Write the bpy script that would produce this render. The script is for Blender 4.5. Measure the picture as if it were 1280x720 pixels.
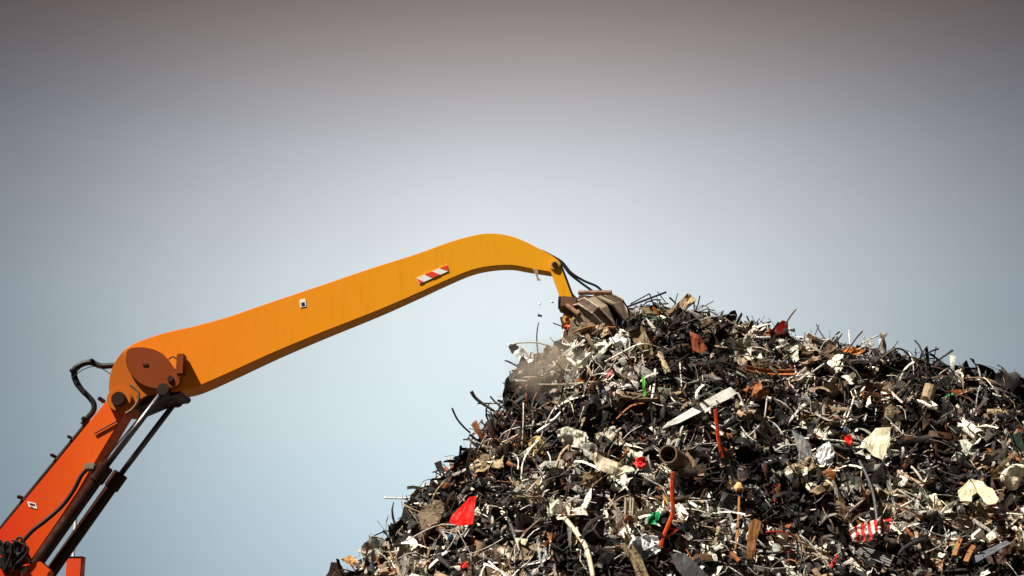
import bpy, bmesh, math, random
import numpy as np
from mathutils import Vector, Matrix, noise as mnoise
for o in list(bpy.data.objects): bpy.data.objects.remove(o)
S = bpy.context.scene
COL = S.collection
R = math.radians
rng = np.random.default_rng(11)
random.seed(11)

# ---------------------------------------------------------------- camera
PITCH = R(14.0); FPX = 1970.0; CAMZ = 1.7
cd = bpy.data.cameras.new('camera'); cam = bpy.data.objects.new('camera', cd); COL.objects.link(cam)
cam.location = (0, 0, CAMZ); cam.rotation_euler = (R(90) + PITCH, 0, 0)
cd.sensor_width = 36; cd.lens = 36 * FPX / 1280; cd.clip_end = 6000
S.camera = cam

# ---------------------------------------------------------------- sky
SUN_EL, SUN_AZ = R(57), R(58)          # azimuth: degrees to the left of straight behind the camera
w = bpy.data.worlds.new('World'); S.world = w; w.use_nodes = True
nt = w.node_tree; nt.nodes.clear(); N = nt.nodes.new; L = nt.links.new
out = N('ShaderNodeOutputWorld'); bg = N('ShaderNodeBackground'); bg.inputs['Strength'].default_value = 0.05
L(bg.outputs[0], out.inputs[0])
sky = N('ShaderNodeTexSky'); sky.sky_type = 'NISHITA'; sky.sun_disc = False
sky.sun_elevation = SUN_EL; sky.sun_rotation = math.pi + SUN_AZ; sky.dust_density = 3
tc = N('ShaderNodeTexCoord')
def mth(op, a, b=None, c=None, clamp=False):
    n = N('ShaderNodeMath'); n.operation = op; n.use_clamp = clamp
    for i, v in enumerate((a, b, c)):
        if v is None: continue
        if isinstance(v, (int, float)): n.inputs[i].default_value = v
        else: L(v, n.inputs[i])
    return n.outputs[0]
sep = N('ShaderNodeSeparateXYZ'); L(tc.outputs['Generated'], sep.inputs[0])
el = mth('ARCSINE', sep.outputs[2]); az = mth('ARCTAN2', sep.outputs[0], sep.outputs[1])
# pale lobe ahead, dimming all round to brown-grey: a vignette put into the sky
nz = N('ShaderNodeTexNoise'); nz.inputs['Scale'].default_value = 4.0; nz.inputs['Detail'].default_value = 5
L(tc.outputs['Generated'], nz.inputs['Vector'])
wob = mth('MULTIPLY', mth('SUBTRACT', nz.outputs[0], 0.5), 0.16)
da = mth('DIVIDE', mth('SUBTRACT', az, R(0.3)), R(11.9))
de = mth('SUBTRACT', el, R(11.0))
up = mth('DIVIDE', mth('MAXIMUM', de, 0.0), R(7.6)); dn = mth('DIVIDE', mth('MAXIMUM', mth('MULTIPLY', de, -1.0), 0.0), R(11.5))
q = mth('ADD', mth('ADD', mth('MULTIPLY', da, da), mth('MULTIPLY', up, up)), mth('MULTIPLY', dn, dn))
g = mth('EXPONENT', mth('MULTIPLY', q, -0.5))
g = mth('MULTIPLY', g, mth('ADD', mth('MULTIPLY', wob, 1.6), 1.0))
cr = N('ShaderNodeValToRGB'); L(mth('MULTIPLY', mth('ADD', el, 0.0), 1 / R(30)), cr.inputs[0])   # hue by elevation
e = cr.color_ramp.elements
e[0].position = 0.10; e[0].color = (0.57, 0.72, 0.775, 1)
e[1].position = 0.84; e[1].color = (0.90, 0.77, 0.70, 1)
for p_, c_ in ((0.40, (0.69, 0.755, 0.735, 1)), (0.62, (0.84, 0.86, 0.88, 1))):
    k = e.new(p_); k.color = c_
amt = mth('MULTIPLY', g, 0.99)
c2 = N('ShaderNodeValToRGB'); L(mth('MULTIPLY', el, 1 / R(30)), c2.inputs[0])                 # dim floor colours outside the pale lobe
e2 = c2.color_ramp.elements; e2[0].position = 0.45; e2[0].color = (0.055, 0.085, 0.125, 1); e2[1].position = 0.80; e2[1].color = (0.040, 0.026, 0.022, 1)
vs = N('ShaderNodeVectorMath'); vs.operation = 'SCALE'; L(cr.outputs[0], vs.inputs[0]); L(amt, vs.inputs['Scale'])
va = N('ShaderNodeVectorMath'); va.operation = 'ADD'; L(vs.outputs[0], va.inputs[0]); L(c2.outputs[0], va.inputs[1])
vs = N('ShaderNodeVectorMath'); vs.operation = 'SCALE'; L(va.outputs[0], vs.inputs[0]); vs.inputs['Scale'].default_value = 9.35
mx = N('ShaderNodeMix'); mx.data_type = 'RGBA'; mx.inputs[0].default_value = 0.96
L(sky.outputs[0], mx.inputs['A']); L(vs.outputs[0], mx.inputs['B']); L(mx.outputs['Result'], bg.inputs['Color'])

# ---------------------------------------------------------------- sun, exposure
sl = bpy.data.lights.new('sun', 'SUN'); sl.energy = 5.0; sl.angle = R(0.5); sl.color = (1.0, 0.93, 0.82)
sun = bpy.data.objects.new('sun', sl); COL.objects.link(sun)
sdir = Vector((-math.sin(SUN_AZ) * math.cos(SUN_EL), -math.cos(SUN_AZ) * math.cos(SUN_EL), math.sin(SUN_EL)))
sun.rotation_euler = sdir.to_track_quat('Z', 'Y').to_euler(); sun.location = sdir * 60
vw = S.view_settings; vw.view_transform = 'Standard'; vw.look = 'None'; vw.exposure = 1.2; vw.gamma = 1.0; vw.use_curve_mapping = False
S.cycles.max_bounces = 6

# ---------------------------------------------------------------- pixel <-> world
FWD = Vector((0, math.cos(PITCH), math.sin(PITCH))); UPV = Vector((0, -math.sin(PITCH), math.cos(PITCH)))
C0 = Vector((0, 0, CAMZ))
def ray(px, py): return (FWD + Vector((1, 0, 0)) * ((px - 640) / FPX) + UPV * ((360 - py) / FPX))
def at(px, py, Y): d = ray(px, py); return C0 + d * (Y / d.y)
def proj(p):
    v = Vector(p) - C0; z = v.dot(FWD); return (640 + FPX * v.x / z, 360 - FPX * v.dot(UPV) / z)

# ---------------------------------------------------------------- material helpers
def mat_new(name):
    m = bpy.data.materials.new(name); m.use_nodes = True
    t = m.node_tree; b = t.nodes['Principled BSDF']; b.inputs['Specular IOR Level'].default_value = 0.18; return m, t, b
def rgba(c): return (c[0], c[1], c[2], 1)
def noise_node(t, vec, scale, detail=5, rough=0.6):
    n = t.nodes.new('ShaderNodeTexNoise'); n.inputs['Scale'].default_value = scale
    n.inputs['Detail'].default_value = detail; n.inputs['Roughness'].default_value = rough
    t.links.new(vec, n.inputs['Vector']); return n.outputs[0]
def ramp(t, fac, a, b, ca=(0, 0, 0, 1), cb=(1, 1, 1, 1)):
    r = t.nodes.new('ShaderNodeValToRGB'); r.color_ramp.elements[0].position = a; r.color_ramp.elements[1].position = b
    r.color_ramp.elements[0].color = ca; r.color_ramp.elements[1].color = cb
    t.links.new(fac, r.inputs[0]); return r.outputs[0]
def mixc(t, fac, a, b):
    n = t.nodes.new('ShaderNodeMix'); n.data_type = 'RGBA'
    for key, v in ((0, fac), ('A', a), ('B', b)):
        if isinstance(v, tuple): n.inputs[key].default_value = v
        elif isinstance(v, (int, float)): n.inputs[key].default_value = v
        else: t.links.new(v, n.inputs[key])
    return n.outputs['Result']
def bump(t, bs, h, strength, dist=0.01):
    b = t.nodes.new('ShaderNodeBump'); b.inputs['Strength'].default_value = strength; b.inputs['Distance'].default_value = dist
    t.links.new(h, b.inputs['Height']); t.links.new(b.outputs[0], bs.inputs['Normal'])
def objvec(t): return t.nodes.new('ShaderNodeTexCoord').outputs['Object']

def plain(name, c, rough=0.5, metal=0.0, grime=0.35, gscale=3.0, gcol=(0.03, 0.02, 0.015)):
    m, t, b = mat_new(name); v = objvec(t)
    f = ramp(t, noise_node(t, v, gscale, 8, 0.68), 0.45, 0.72)
    fm = t.nodes.new('ShaderNodeMath'); fm.operation = 'MULTIPLY'; fm.inputs[1].default_value = grime; t.links.new(f, fm.inputs[0])
    t.links.new(mixc(t, fm.outputs[0], rgba(c), rgba(gcol)), b.inputs['Base Color'])
    b.inputs['Metallic'].default_value = metal
    rr = t.nodes.new('ShaderNodeMapRange'); rr.inputs['To Min'].default_value = rough - 0.1; rr.inputs['To Max'].default_value = min(1, rough + 0.25)
    t.links.new(f, rr.inputs[0]); t.links.new(rr.outputs[0], b.inputs['Roughness'])
    return m

def scrap_material(name, source):
    """base colour and metalness per piece (vertex attribute or object colour), with rust, dirt and grain"""
    m, t, b = mat_new(name)
    if source == 'attr':
        a = t.nodes.new('ShaderNodeAttribute'); a.attribute_name = 'tint'; col, alp = a.outputs['Color'], a.outputs['Alpha']
        v = t.nodes.new('ShaderNodeNewGeometry').outputs['Position']
    else:
        a = t.nodes.new('ShaderNodeObjectInfo'); col, alp = a.outputs['Color'], a.outputs['Alpha']
        v = t.nodes.new('ShaderNodeNewGeometry').outputs['Position']
    n1 = noise_node(t, v, 5.0, 8, 0.7); n2 = noise_node(t, v, 23.0, 6, 0.7); n3 = noise_node(t, v, 2.3, 4, 0.6)
    rust = mixc(t, n2, (0.025, 0.011, 0.006, 1), (0.15, 0.055, 0.02, 1))
    c = mixc(t, ramp(t, n1, 0.55, 0.68, (0, 0, 0, 1), (0.6, 0.6, 0.6, 1)), col, rust)
    c = mixc(t, ramp(t, n2, 0.52, 0.60, (0, 0, 0, 1), (0.8, 0.8, 0.8, 1)), c, (0.012, 0.010, 0.009, 1))
    c = mixc(t, ramp(t, n3, 0.55, 0.75, (0, 0, 0, 1), (0.12, 0.12, 0.12, 1)), c, (0.30, 0.25, 0.19, 1))   # pale dust
    t.links.new(c, b.inputs['Base Color']); t.links.new(alp, b.inputs['Metallic'])
    rr = t.nodes.new('ShaderNodeMapRange'); rr.inputs['To Min'].default_value = 0.38; rr.inputs['To Max'].default_value = 0.8
    t.links.new(n1, rr.inputs[0]); t.links.new(rr.outputs[0], b.inputs['Roughness'])
    bump(t, b, n2, 0.5, 0.02)
    return m
M_STUFF = scrap_material('mixed_scrap', 'attr')
M_PIECE = scrap_material('scrap_piece', 'object')

def piece_material(name, c, metal=0.0, rough=0.6, dirt=0.45, stripes=None):
    m, t, b = mat_new(name); v = objvec(t)
    n1 = noise_node(t, v, 4.0, 8, 0.7); n2 = noise_node(t, v, 19.0, 6, 0.7)
    base = rgba(c)
    if stripes:
        wv = t.nodes.new('ShaderNodeTexWave'); wv.inputs['Scale'].default_value = stripes[0]; wv.inputs['Distortion'].default_value = 2.0
        t.links.new(v, wv.inputs['Vector']); base = mixc(t, ramp(t, wv.outputs[1], 0.45, 0.55), rgba(c), rgba(stripes[1]))
    c1 = mixc(t, ramp(t, n1, 0.5, 0.68, (0, 0, 0, 1), (dirt, dirt, dirt, 1)), base, (0.06, 0.04, 0.028, 1))
    c1 = mixc(t, ramp(t, n2, 0.54, 0.62, (0, 0, 0, 1), (dirt * 1.5, dirt * 1.5, dirt * 1.5, 1)), c1, (0.03, 0.025, 0.02, 1))
    t.links.new(c1, b.inputs['Base Color']); b.inputs['Metallic'].default_value = metal; b.inputs['Roughness'].default_value = rough
    bump(t, b, n2, 0.4, 0.015)
    return m

# ---------------------------------------------------------------- object helpers
def tag(o, label=None, cat=None, group=None, kind=None):
    if label: o['label'] = label
    if cat: o['category'] = cat
    if group: o['group'] = group
    if kind: o['kind'] = kind
    return o
def link(name, me, parent=None, loc=None):
    o = bpy.data.objects.new(name, me); COL.objects.link(o)
    if parent is not None: o.parent = parent
    if loc is not None: o.location = loc
    return o
def bm_obj(name, bm, m, parent=None, loc=None, smooth=False):
    bmesh.ops.recalc_face_normals(bm, faces=bm.faces)
    me = bpy.data.meshes.new(name); bm.to_mesh(me); bm.free()
    if m: me.materials.append(m)
    if smooth: me.polygons.foreach_set('use_smooth', [True] * len(me.polygons))
    return link(name, me, parent, loc)
def thicken(bm, th):
    """give an open sheet a plain wall thickness"""
    bmesh.ops.recalc_face_normals(bm, faces=bm.faces); bm.normal_update()
    fs = bm.faces[:]; bd = [(e_.verts[0], e_.verts[1]) for e_ in bm.edges if len(e_.link_faces) == 1]
    mp_ = {v_: bm.verts.new(v_.co - v_.normal * th) for v_ in bm.verts[:]}
    for f in fs: bm.faces.new([mp_[v_] for v_ in reversed(f.verts)])
    for a, b in bd: bm.faces.new((a, b, mp_[b], mp_[a]))
    return bm
def crom(pts, n=6, closed=False):
    P = [Vector(p) for p in pts]; res = []
    m = len(P); rngi = range(m if closed else m - 1)
    for i in rngi:
        g_ = (lambda j: P[j % m]) if closed else (lambda j: P[max(0, min(m - 1, j))])
        a, b, c, d = g_(i - 1), g_(i), g_(i + 1), g_(i + 2)
        for k in range(n):
            t = k / n
            res.append(0.5 * ((2 * b) + (c - a) * t + (2 * a - 5 * b + 4 * c - d) * t * t + (3 * b - a - 3 * c + d) * t ** 3))
    if not closed: res.append(P[-1].copy())
    return res
def tube_geo(bm, pts, r, seg=8, cap=True, r_end=None):
    pts = [Vector(p) for p in pts]; rings = []
    n = len(pts); ref = Vector((0.123, 0.9, 0.31)).normalized()
    for i, p in enumerate(pts):
        d = (pts[min(i + 1, n - 1)] - pts[max(i - 1, 0)]).normalized()
        u = d.cross(ref)
        if u.length < 1e-3: u = d.cross(Vector((1, 0, 0)))
        u.normalize(); v = d.cross(u)
        rr = r if r_end is None else r + (r_end - r) * i / max(1, n - 1)
        rings.append([bm.verts.new(p + (u * math.cos(a) + v * math.sin(a)) * rr) for a in [2 * math.pi * k / seg for k in range(seg)]])
    for a, b in zip(rings, rings[1:]):
        for k in range(seg): bm.faces.new((a[k], a[(k + 1) % seg], b[(k + 1) % seg], b[k]))
    if cap: bm.faces.new(rings[0][::-1]); bm.faces.new(rings[-1])
    return bm
def box_geo(bm, c, ex, ey, ez, hx, hy, hz):
    c = Vector(c); vs = []
    for sx in (-1, 1):
        for sy in (-1, 1):
            for sz in (-1, 1): vs.append(bm.verts.new(c + ex * hx * sx + ey * hy * sy + ez * hz * sz))
    for f in ((0, 1, 3, 2), (4, 6, 7, 5), (0, 4, 5, 1), (2, 3, 7, 6), (0, 2, 6, 4), (1, 5, 7, 3)):
        bm.faces.new([vs[i] for i in f])
    return bm
EX, EY, EZ = Vector((1, 0, 0)), Vector((0, 1, 0)), Vector((0, 0, 1))
def bev(bm, off, seg=2, ang=R(40)):
    bm.normal_update()
    ed = [e_ for e_ in bm.edges if len(e_.link_faces) == 2 and e_.calc_face_angle(0) > ang]
    bmesh.ops.bevel(bm, geom=ed, offset=off, segments=seg, affect='EDGES', clamp_overlap=True)
    return bm
def prism(bm, world_pts, Y1, bevel=0.0):
    """outline points (all at one Y) pushed back to Y1"""
    a = [bm.verts.new(p) for p in world_pts]; b = [bm.verts.new((p.x, Y1, p.z)) for p in world_pts]
    n = len(a)
    bm.faces.new(a); bm.faces.new(b[::-1])
    for i in range(n): bm.faces.new((a[i], b[i], b[(i + 1) % n], a[(i + 1) % n]))
    bmesh.ops.recalc_face_normals(bm, faces=bm.faces)
    if bevel: bev(bm, bevel, 2, R(60))
    return bm

# ---------------------------------------------------------------- ground
def ground():
    m, t, b = mat_new('yard_dirt'); v = objvec(t)
    a = noise_node(t, v, 0.35, 8, 0.65); c = noise_node(t, v, 9.0, 8, 0.7)
    t.links.new(mixc(t, a, mixc(t, c, (0.015, 0.013, 0.011, 1), (0.05, 0.042, 0.034, 1)), (0.033, 0.03, 0.027, 1)), b.inputs['Base Color'])
    b.inputs['Roughness'].default_value = 0.95; bump(t, b, c, 0.6, 0.03)
    bm = bmesh.new(); bmesh.ops.create_grid(bm, x_segments=8, y_segments=8, size=3000)
    tag(bm_obj('ground', bm, m), kind='structure')
ground()

# ---------------------------------------------------------------- the heap: a height field from its crest line
def lattice(seed, n=64):
    return np.random.default_rng(seed).random((n, n)) * 2 - 1
LT = [lattice(100 + i) for i in range(6)]
def vnoise(x, y, T):
    n = T.shape[0]; xi = np.floor(x).astype(int); yi = np.floor(y).astype(int); fx = x - xi; fy = y - yi
    fx = fx * fx * (3 - 2 * fx); fy = fy * fy * (3 - 2 * fy); a = xi % n; b = yi % n; a1 = (a + 1) % n; b1 = (b + 1) % n
    return (T[a, b] * (1 - fx) + T[a1, b] * fx) * (1 - fy) + (T[a, b1] * (1 - fx) + T[a1, b1] * fx) * fy
YC = 27.2
crest = [(733, 422, -.5), (750, 407, -.5), (770, 402, -.35), (800, 396, 0), (850, 396, .1), (885, 404, .2), (935, 416, .3), (985, 428, .3), (1040, 436, .3), (1100, 444, .2), (1150, 456, .1),
         (1190, 470, 0), (1235, 484, -.1), (1290, 490, -.1), (1380, 500, 0), (1500, 535, .2)]
CW = [at(px, py, YC + dy) for px, py, dy in crest]
RP = np.array([list(a.lerp(b, k / 8)) for a, b in zip(CW, CW[1:]) for k in range(8)] + [list(CW[-1])])
SLOPE = 1.30
SHOULDER = [at(px, py, Y) for px, py, Y in ((676, 456, 26.5), (694, 440, 26.5), (712, 428, 26.6))]
FOOT = [at(px, py, Y) for px, py, Y in ((505, 706, 26.4), (455, 722, 26.6))]   # spill at the left foot
def CREST_Z(x): return np.interp(x, RP[:, 0], RP[:, 2])
def height(x, y, fine=True):
    x = np.asarray(x, float); y = np.asarray(y, float); h = np.full(np.broadcast(x, y).shape, -9.0)
    for rx, ry, rz in RP:
        d = np.sqrt((x - rx) ** 2 + (y - ry) ** 2 + 0.04) - 0.2
        h = np.maximum(h, rz - SLOPE * d)
    for f_ in FOOT: h = np.maximum(h, f_.z - 0.95 * (np.sqrt((x - f_.x) ** 2 + (y - f_.y) ** 2 + 0.04) - 0.2))
    for f_ in SHOULDER: h = np.maximum(h, f_.z - 1.9 * (np.sqrt((x - f_.x) ** 2 + (y - f_.y) ** 2 + 0.04) - 0.2))
    dn_ = np.clip((CREST_Z(x) - h) / 1.2, 0.15, 1)                # calmer close to the crest
    h = h - 0.08 + dn_ * (0.32 * vnoise(x * 0.8 + 3.3, y * 0.8, LT[0]) + 0.26 * vnoise(x * 1.9, y * 1.9 + 7, LT[1]))
    if fine:
        p = vnoise(x * 3.1 + 5, y * 3.1, LT[2]); h = h + 0.16 * p * dn_ - 0.75 * dn_ * np.clip(vnoise(x * 1.5 + 9, y * 2.2, LT[3]) - 0.25, 0, 1)
    return h
def hnormal(x, y):
    e_ = 0.25; hx = (height(x + e_, y, False) - height(x - e_, y, False)) / (2 * e_); hy = (height(x, y + e_, False) - height(x, y - e_, False)) / (2 * e_)
    n = np.stack([-hx, -hy, np.ones_like(hx)], -1); return n / np.linalg.norm(n, axis=-1, keepdims=True)
TS = np.arange(16, 34, 0.03)
def hit(px, py):
    d = ray(px, py); ts = TS / d.y
    z = CAMZ + d.z * ts; h = height(d.x * ts, d.y * ts)
    k = np.nonzero(z < h)[0]
    if len(k) == 0: return at(px, py, YC - 0.1), False
    return C0 + d * float(ts[k[0]]), True

def heap():
    xs = np.arange(-11, 22.01, 0.16); ys = np.arange(15.5, 39.01, 0.16)
    X, Y = np.meshgrid(xs, ys, indexing='ij'); Z = np.maximum(height(X, Y), -0.3)
    nx, ny = X.shape; V = np.stack([X, Y, Z], -1).reshape(-1, 3)
    i, j = np.meshgrid(np.arange(nx - 1), np.arange(ny - 1), indexing='ij'); a = (i * ny + j).ravel()
    F = np.stack([a, a + ny, a + ny + 1, a + 1], -1)
    keep = (V[F][:, :, 2] > -0.29).any(1); F = F[keep]
    used = np.unique(F); remap = -np.ones(len(V), int); remap[used] = np.arange(len(used))
    me = bpy.data.meshes.new('heap_core'); me.from_pydata(V[used].tolist(), [], remap[F].tolist())
    m, t, b = mat_new('heap_core_dirt'); v = objvec(t); c = noise_node(t, v, 6, 8, 0.7)
    t.links.new(mixc(t, c, (0.006, 0.005, 0.0045, 1), (0.035, 0.022, 0.014, 1)), b.inputs['Base Color']); b.inputs['Roughness'].default_value = 0.9
    bump(t, b, c, 0.9, 0.05); me.materials.append(m)
    tag(link('scrap_heap_core', me), kind='stuff', label='dark packed core of rust and dirt under the loose scrap', cat='scrap heap')
heap()

# ---------------------------------------------------------------- scrap shapes (unit size, longest side about 1)
def rnd(a, b): return random.uniform(a, b)
def t_sheet(nx, ny, amp, asp=None, ragged=0.3):
    asp = asp or rnd(0.45, 1.0); V = []; off = Vector((rnd(0, 50), rnd(0, 50), rnd(0, 50)))
    fx, fk, fd = rnd(-0.3, 0.3), rnd(-1.3, 1.3), rnd(-1, 1)
    curl = rnd(0, 1) ** 2 * 3.0
    jag = [rnd(1 - ragged, 1) for _ in range(nx + ny + 4)]
    for i in range(nx):
        for j in range(ny):
            u = i / (nx - 1) - 0.5; v_ = j / (ny - 1) - 0.5
            x = u * (jag[j] if abs(u) > 0.49 else 1); y = v_ * asp * (jag[ny + i] if abs(v_) > 0.49 else 1)
            p = Vector((x, y, 0)); z = amp * mnoise.noise(p * 2.6 + off) * 1.2 + amp * 1.0 * (abs(mnoise.noise(p * 4.5 + off)) - .2) + (amp * 0.5 * (abs(mnoise.noise(p * 10 - off)) - .2) if nx > 5 else 0)
            s = x * math.cos(fd) + y * math.sin(fd) - fx
            z += abs(s) * fk * 0.6
            x += amp * 0.25 * mnoise.noise(p * 5 - off); y += amp * 0.25 * mnoise.noise(p * 5 + off * 2)
            if curl > 0.3:
                r_ = asp / curl; y, z = (r_ + z * .7) * math.sin(y / r_), z * .6 + r_ * (1 - math.cos(y / r_))
            V.append((x, y, z))
    F = [(i * ny + j, (i + 1) * ny + j, (i + 1) * ny + j + 1, i * ny + j + 1) for i in range(nx - 1) for j in range(ny - 1)]
    return V, F
def curve_pts(n, bend):
    d = Vector((1, 0, 0)); p = Vector((0, 0, 0)); P = [p.copy()]; tw = Vector((rnd(-1, 1), rnd(-1, 1), rnd(-1, 1))).normalized()
    for i in range(n):
        if random.random() < 0.35: tw = (tw + Vector((rnd(-1, 1), rnd(-1, 1), rnd(-1, 1)))).normalized()
        d = (d + d.cross(tw) * bend * rnd(0.2, 1.4)).normalized(); p = p + d / n; P.append(p.copy())
    c = sum(P, Vector()) / len(P); P = [q_ - c for q_ in P]; m = max((q_.length for q_ in P)); return [q_ / (2 * m) for q_ in P]
def t_tube(n, bend, r, seg):
    bm = bmesh.new(); tube_geo(bm, curve_pts(n, bend), r, seg, cap=seg > 3); return bm_arr(bm)
def t_strip(n, bend, wdt):
    P = curve_pts(n, bend); V = []; sd = Vector((rnd(-.3, .3), 1, rnd(-.5, .5))).normalized(); tw = rnd(-1.5, 1.5)
    for i, p in enumerate(P):
        dr = (P[min(i + 1, n)] - P[max(0, i - 1)]).normalized(); s = sd - dr * sd.dot(dr); s.normalize()
        s = Matrix.Rotation(tw * i / n, 3, dr) @ s; k = wdt * rnd(0.7, 1.1)
        V += [p + s * k, p + s * 0.15 * k + dr.cross(s) * k * 0.25, p - s * k]
    F = []
    for i in range(n):
        for k in range(2): a = 3 * i + k; F.append((a, a + 3, a + 4, a + 1))
    return [tuple(v_) for v_ in V], F
def bm_arr(bm):
    bm.verts.index_update(); V = [tuple(v_.co) for v_ in bm.verts]; F = [tuple(v_.index for v_ in f.verts) for f in bm.faces]; bm.free(); return V, F
def t_chunk(sub=1, rough=0.35, sq=0.6):
    bm = bmesh.new(); bmesh.ops.create_icosphere(bm, subdivisions=sub, radius=0.5); o_ = Vector((rnd(0, 50), rnd(0, 50), rnd(0, 50)))
    sx, sy, sz = 1, rnd(sq, 1), rnd(sq * 0.6, 0.9)
    for _ in range(5):                                   # flat broken faces
        n_ = Vector((rnd(-1, 1), rnd(-1, 1), rnd(-1, 1))).normalized(); k = rnd(0.22, 0.4)
        for v_ in bm.verts:
            q_ = v_.co.dot(n_) - k
            if q_ > 0: v_.co -= n_ * q_
    for v_ in bm.verts:
        v_.co *= 1 + rough * mnoise.noise(v_.co * 3 + o_); v_.co.x *= sx; v_.co.y *= sy; v_.co.z *= sz
    return bm_arr(bm)
def t_profile(kind, wdt, n=2):
    """angle, channel or flat section swept along a slightly bent line, with wall thickness"""
    w_ = wdt; th = w_ * 0.16
    if kind == 'angle': sec = [(0, 0), (w_, 0), (w_, th), (th, th), (th, w_), (0, w_)]
    elif kind == 'channel': sec = [(-w_, 0), (w_, 0), (w_, w_), (w_ - th, w_), (w_ - th, th), (th - w_, th), (th - w_, w_), (-w_, w_)]
    else: sec = [(-w_, 0), (w_, 0), (w_, th), (-w_, th)]
    bm = bmesh.new(); rings = []; b1, b2, tw = rnd(-.25, .25), rnd(-.25, .25), rnd(-.6, .6)
    for i in range(n + 1):
        x = i / n - 0.5; R_ = Matrix.Rotation(tw * x, 3, 'X')
        rings.append([bm.verts.new(Vector((x, b1 * abs(x), b2 * x * x * 2)) + R_ @ Vector((0, a, c))) for a, c in sec])
    m_ = len(sec)
    for a, b in zip(rings, rings[1:]):
        for k in range(m_): bm.faces.new((a[k], a[(k + 1) % m_], b[(k + 1) % m_], b[k]))
    bm.faces.new(rings[0][::-1]); bm.faces.new(rings[-1])
    return bm_arr(bm)
def t_pipe(r, seg=8):
    bm = bmesh.new(); ro, ri = [], []
    for x in (-0.5, 0.5):
        ro.append([bm.verts.new((x, r * math.cos(2 * math.pi * k / seg), r * math.sin(2 * math.pi * k / seg))) for k in range(seg)])
        ri.append([bm.verts.new((x, .85 * r * math.cos(2 * math.pi * k / seg), .85 * r * math.sin(2 * math.pi * k / seg))) for k in range(seg)])
    for k in range(seg):
        j = (k + 1) % seg
        bm.faces.new((ro[0][k], ro[0][j], ro[1][j], ro[1][k])); bm.faces.new((ri[0][k], ri[1][k], ri[1][j], ri[0][j]))
        bm.faces.new((ro[0][k], ri[0][k], ri[0][j], ro[0][j])); bm.faces.new((ro[1][k], ro[1][j], ri[1][j], ri[1][k]))
    return bm_arr(bm)
def tris(F):
    T = []
    for f in F:
        for k in range(1, len(f) - 1): T.append((f[0], f[k], f[k + 1]))
    return np.array(T, int)

PAL = [  # weight, colour, spread, metal, word
    (26, (0.0055, 0.005, 0.0045), .5, 0.0, 'black'), (10, (0.016, 0.015, 0.014), .4, 0.2, 'dark grey'), (15, (0.040, 0.018, 0.009), .5, 0.0, 'rusty brown'),
    (10, (0.13, 0.12, 0.10), .4, 0.3, 'grey'), (17, (0.38, 0.365, 0.325), .35, 0.15, 'pale silver'), (10, (0.70, 0.65, 0.53), .2, 0.0, 'off-white'),
    (12, (0.25, 0.175, 0.105), .4, 0.0, 'tan'), (4, (0.21, 0.062, 0.014), .4, 0.0, 'orange rust'), (0.3, (0.45, 0.02, 0.014), .2, 0.0, 'red'),
    (0.15, (0.02, 0.07, 0.14), .3, 0.0, 'blue'), (0.1, (0.03, 0.18, 0.07), .3, 0.0, 'green'), (0.3, (0.40, 0.25, 0.07), .2, 0.0, 'ochre')]
PW = np.array([p[0] for p in PAL]); PW = PW / PW.sum()
def pick_tints(n, bias=None):
    wts = PW if bias is None else PW * bias / (PW * bias).sum()
    k = rng.choice(len(PAL), n, p=wts); c = np.array([p[1] for p in PAL])[k]; sp = np.array([p[2] for p in PAL])[k][:, None]
    c = np.clip(c * (1 + sp * (rng.random((n, 1)) * 2 - 1)) * (1 + 0.1 * (rng.random((n, 3)) - .5)), 0.003, 0.85)
    return np.concatenate([c, np.array([p[3] for p in PAL])[k][:, None]], 1), k

def scatter_pos(n, zlo=2.5, low=False):
    """points over the side of the heap that can be seen, plus a little over the crest"""
    P = []
    while sum(len(p) for p in P) < n:
        x = rng.uniform(-9, 17, 4 * n); y = rng.uniform(16.5, 29.6, 4 * n); z = height(x, y)
        ok = (z > zlo) & (y < 28.8) & (x < 13.5) & (x > -6) if not low else (z > 0.1) & (z < zlo + 0.1)
        P.append(np.stack([x, y, z], -1)[ok])
    return np.concatenate(P)[:n]
def rand_rot(nrm, tilt):
    """rotation matrices whose z axis is the surface normal tilted at random"""
    n = len(nrm); z = nrm + rng.normal(0, tilt, (n, 3)); z /= np.linalg.norm(z, axis=1, keepdims=True)
    a = rng.normal(0, 1, (n, 3)); a[:, 2] *= 0.55; x = a - z * (a * z).sum(1, keepdims=True); x /= np.linalg.norm(x, axis=1, keepdims=True)
    return np.stack([x, np.cross(z, x), z], -1)
class Big:
    def __init__(s): s.V, s.F, s.C, s.n = [], [], [], 0
    def add(s, tmpl, pos, rot, size, tint):
        tv, tf = tmpl; tv = np.array(tv); tf = tris(tf); k = len(pos); m_ = len(tv)
        v = np.einsum('nij,mj->nmi', rot, tv) * size[:, None, None] + pos[:, None, :]
        s.V.append(v.reshape(-1, 3)); s.F.append((tf[None] + (np.arange(k) * m_)[:, None, None] + s.n).reshape(-1, 3)); s.C.append(np.repeat(tint, m_, 0)); s.n += k * m_
    def build(s, name, label, cat):
        V = np.concatenate(s.V).astype(np.float32); F = np.concatenate(s.F).astype(np.int32); Cc = np.concatenate(s.C).astype(np.float32)
        me = bpy.data.meshes.new(name); me.vertices.add(len(V)); me.vertices.foreach_set('co', V.ravel())
        me.loops.add(F.size); me.loops.foreach_set('vertex_index', F.ravel())
        me.polygons.add(len(F)); me.polygons.foreach_set('loop_start', np.arange(0, F.size, 3, dtype=np.int32)); me.polygons.foreach_set('loop_total', np.full(len(F), 3, np.int32))
        at_ = me.attributes.new('tint', 'FLOAT_COLOR', 'POINT'); at_.data.foreach_set('color', Cc.ravel())
        me.update(calc_edges=True); me.materials.append(M_STUFF)
        print(name, len(F), 'triangles')
        return tag(link(name, me), label, cat, kind='stuff')
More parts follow.
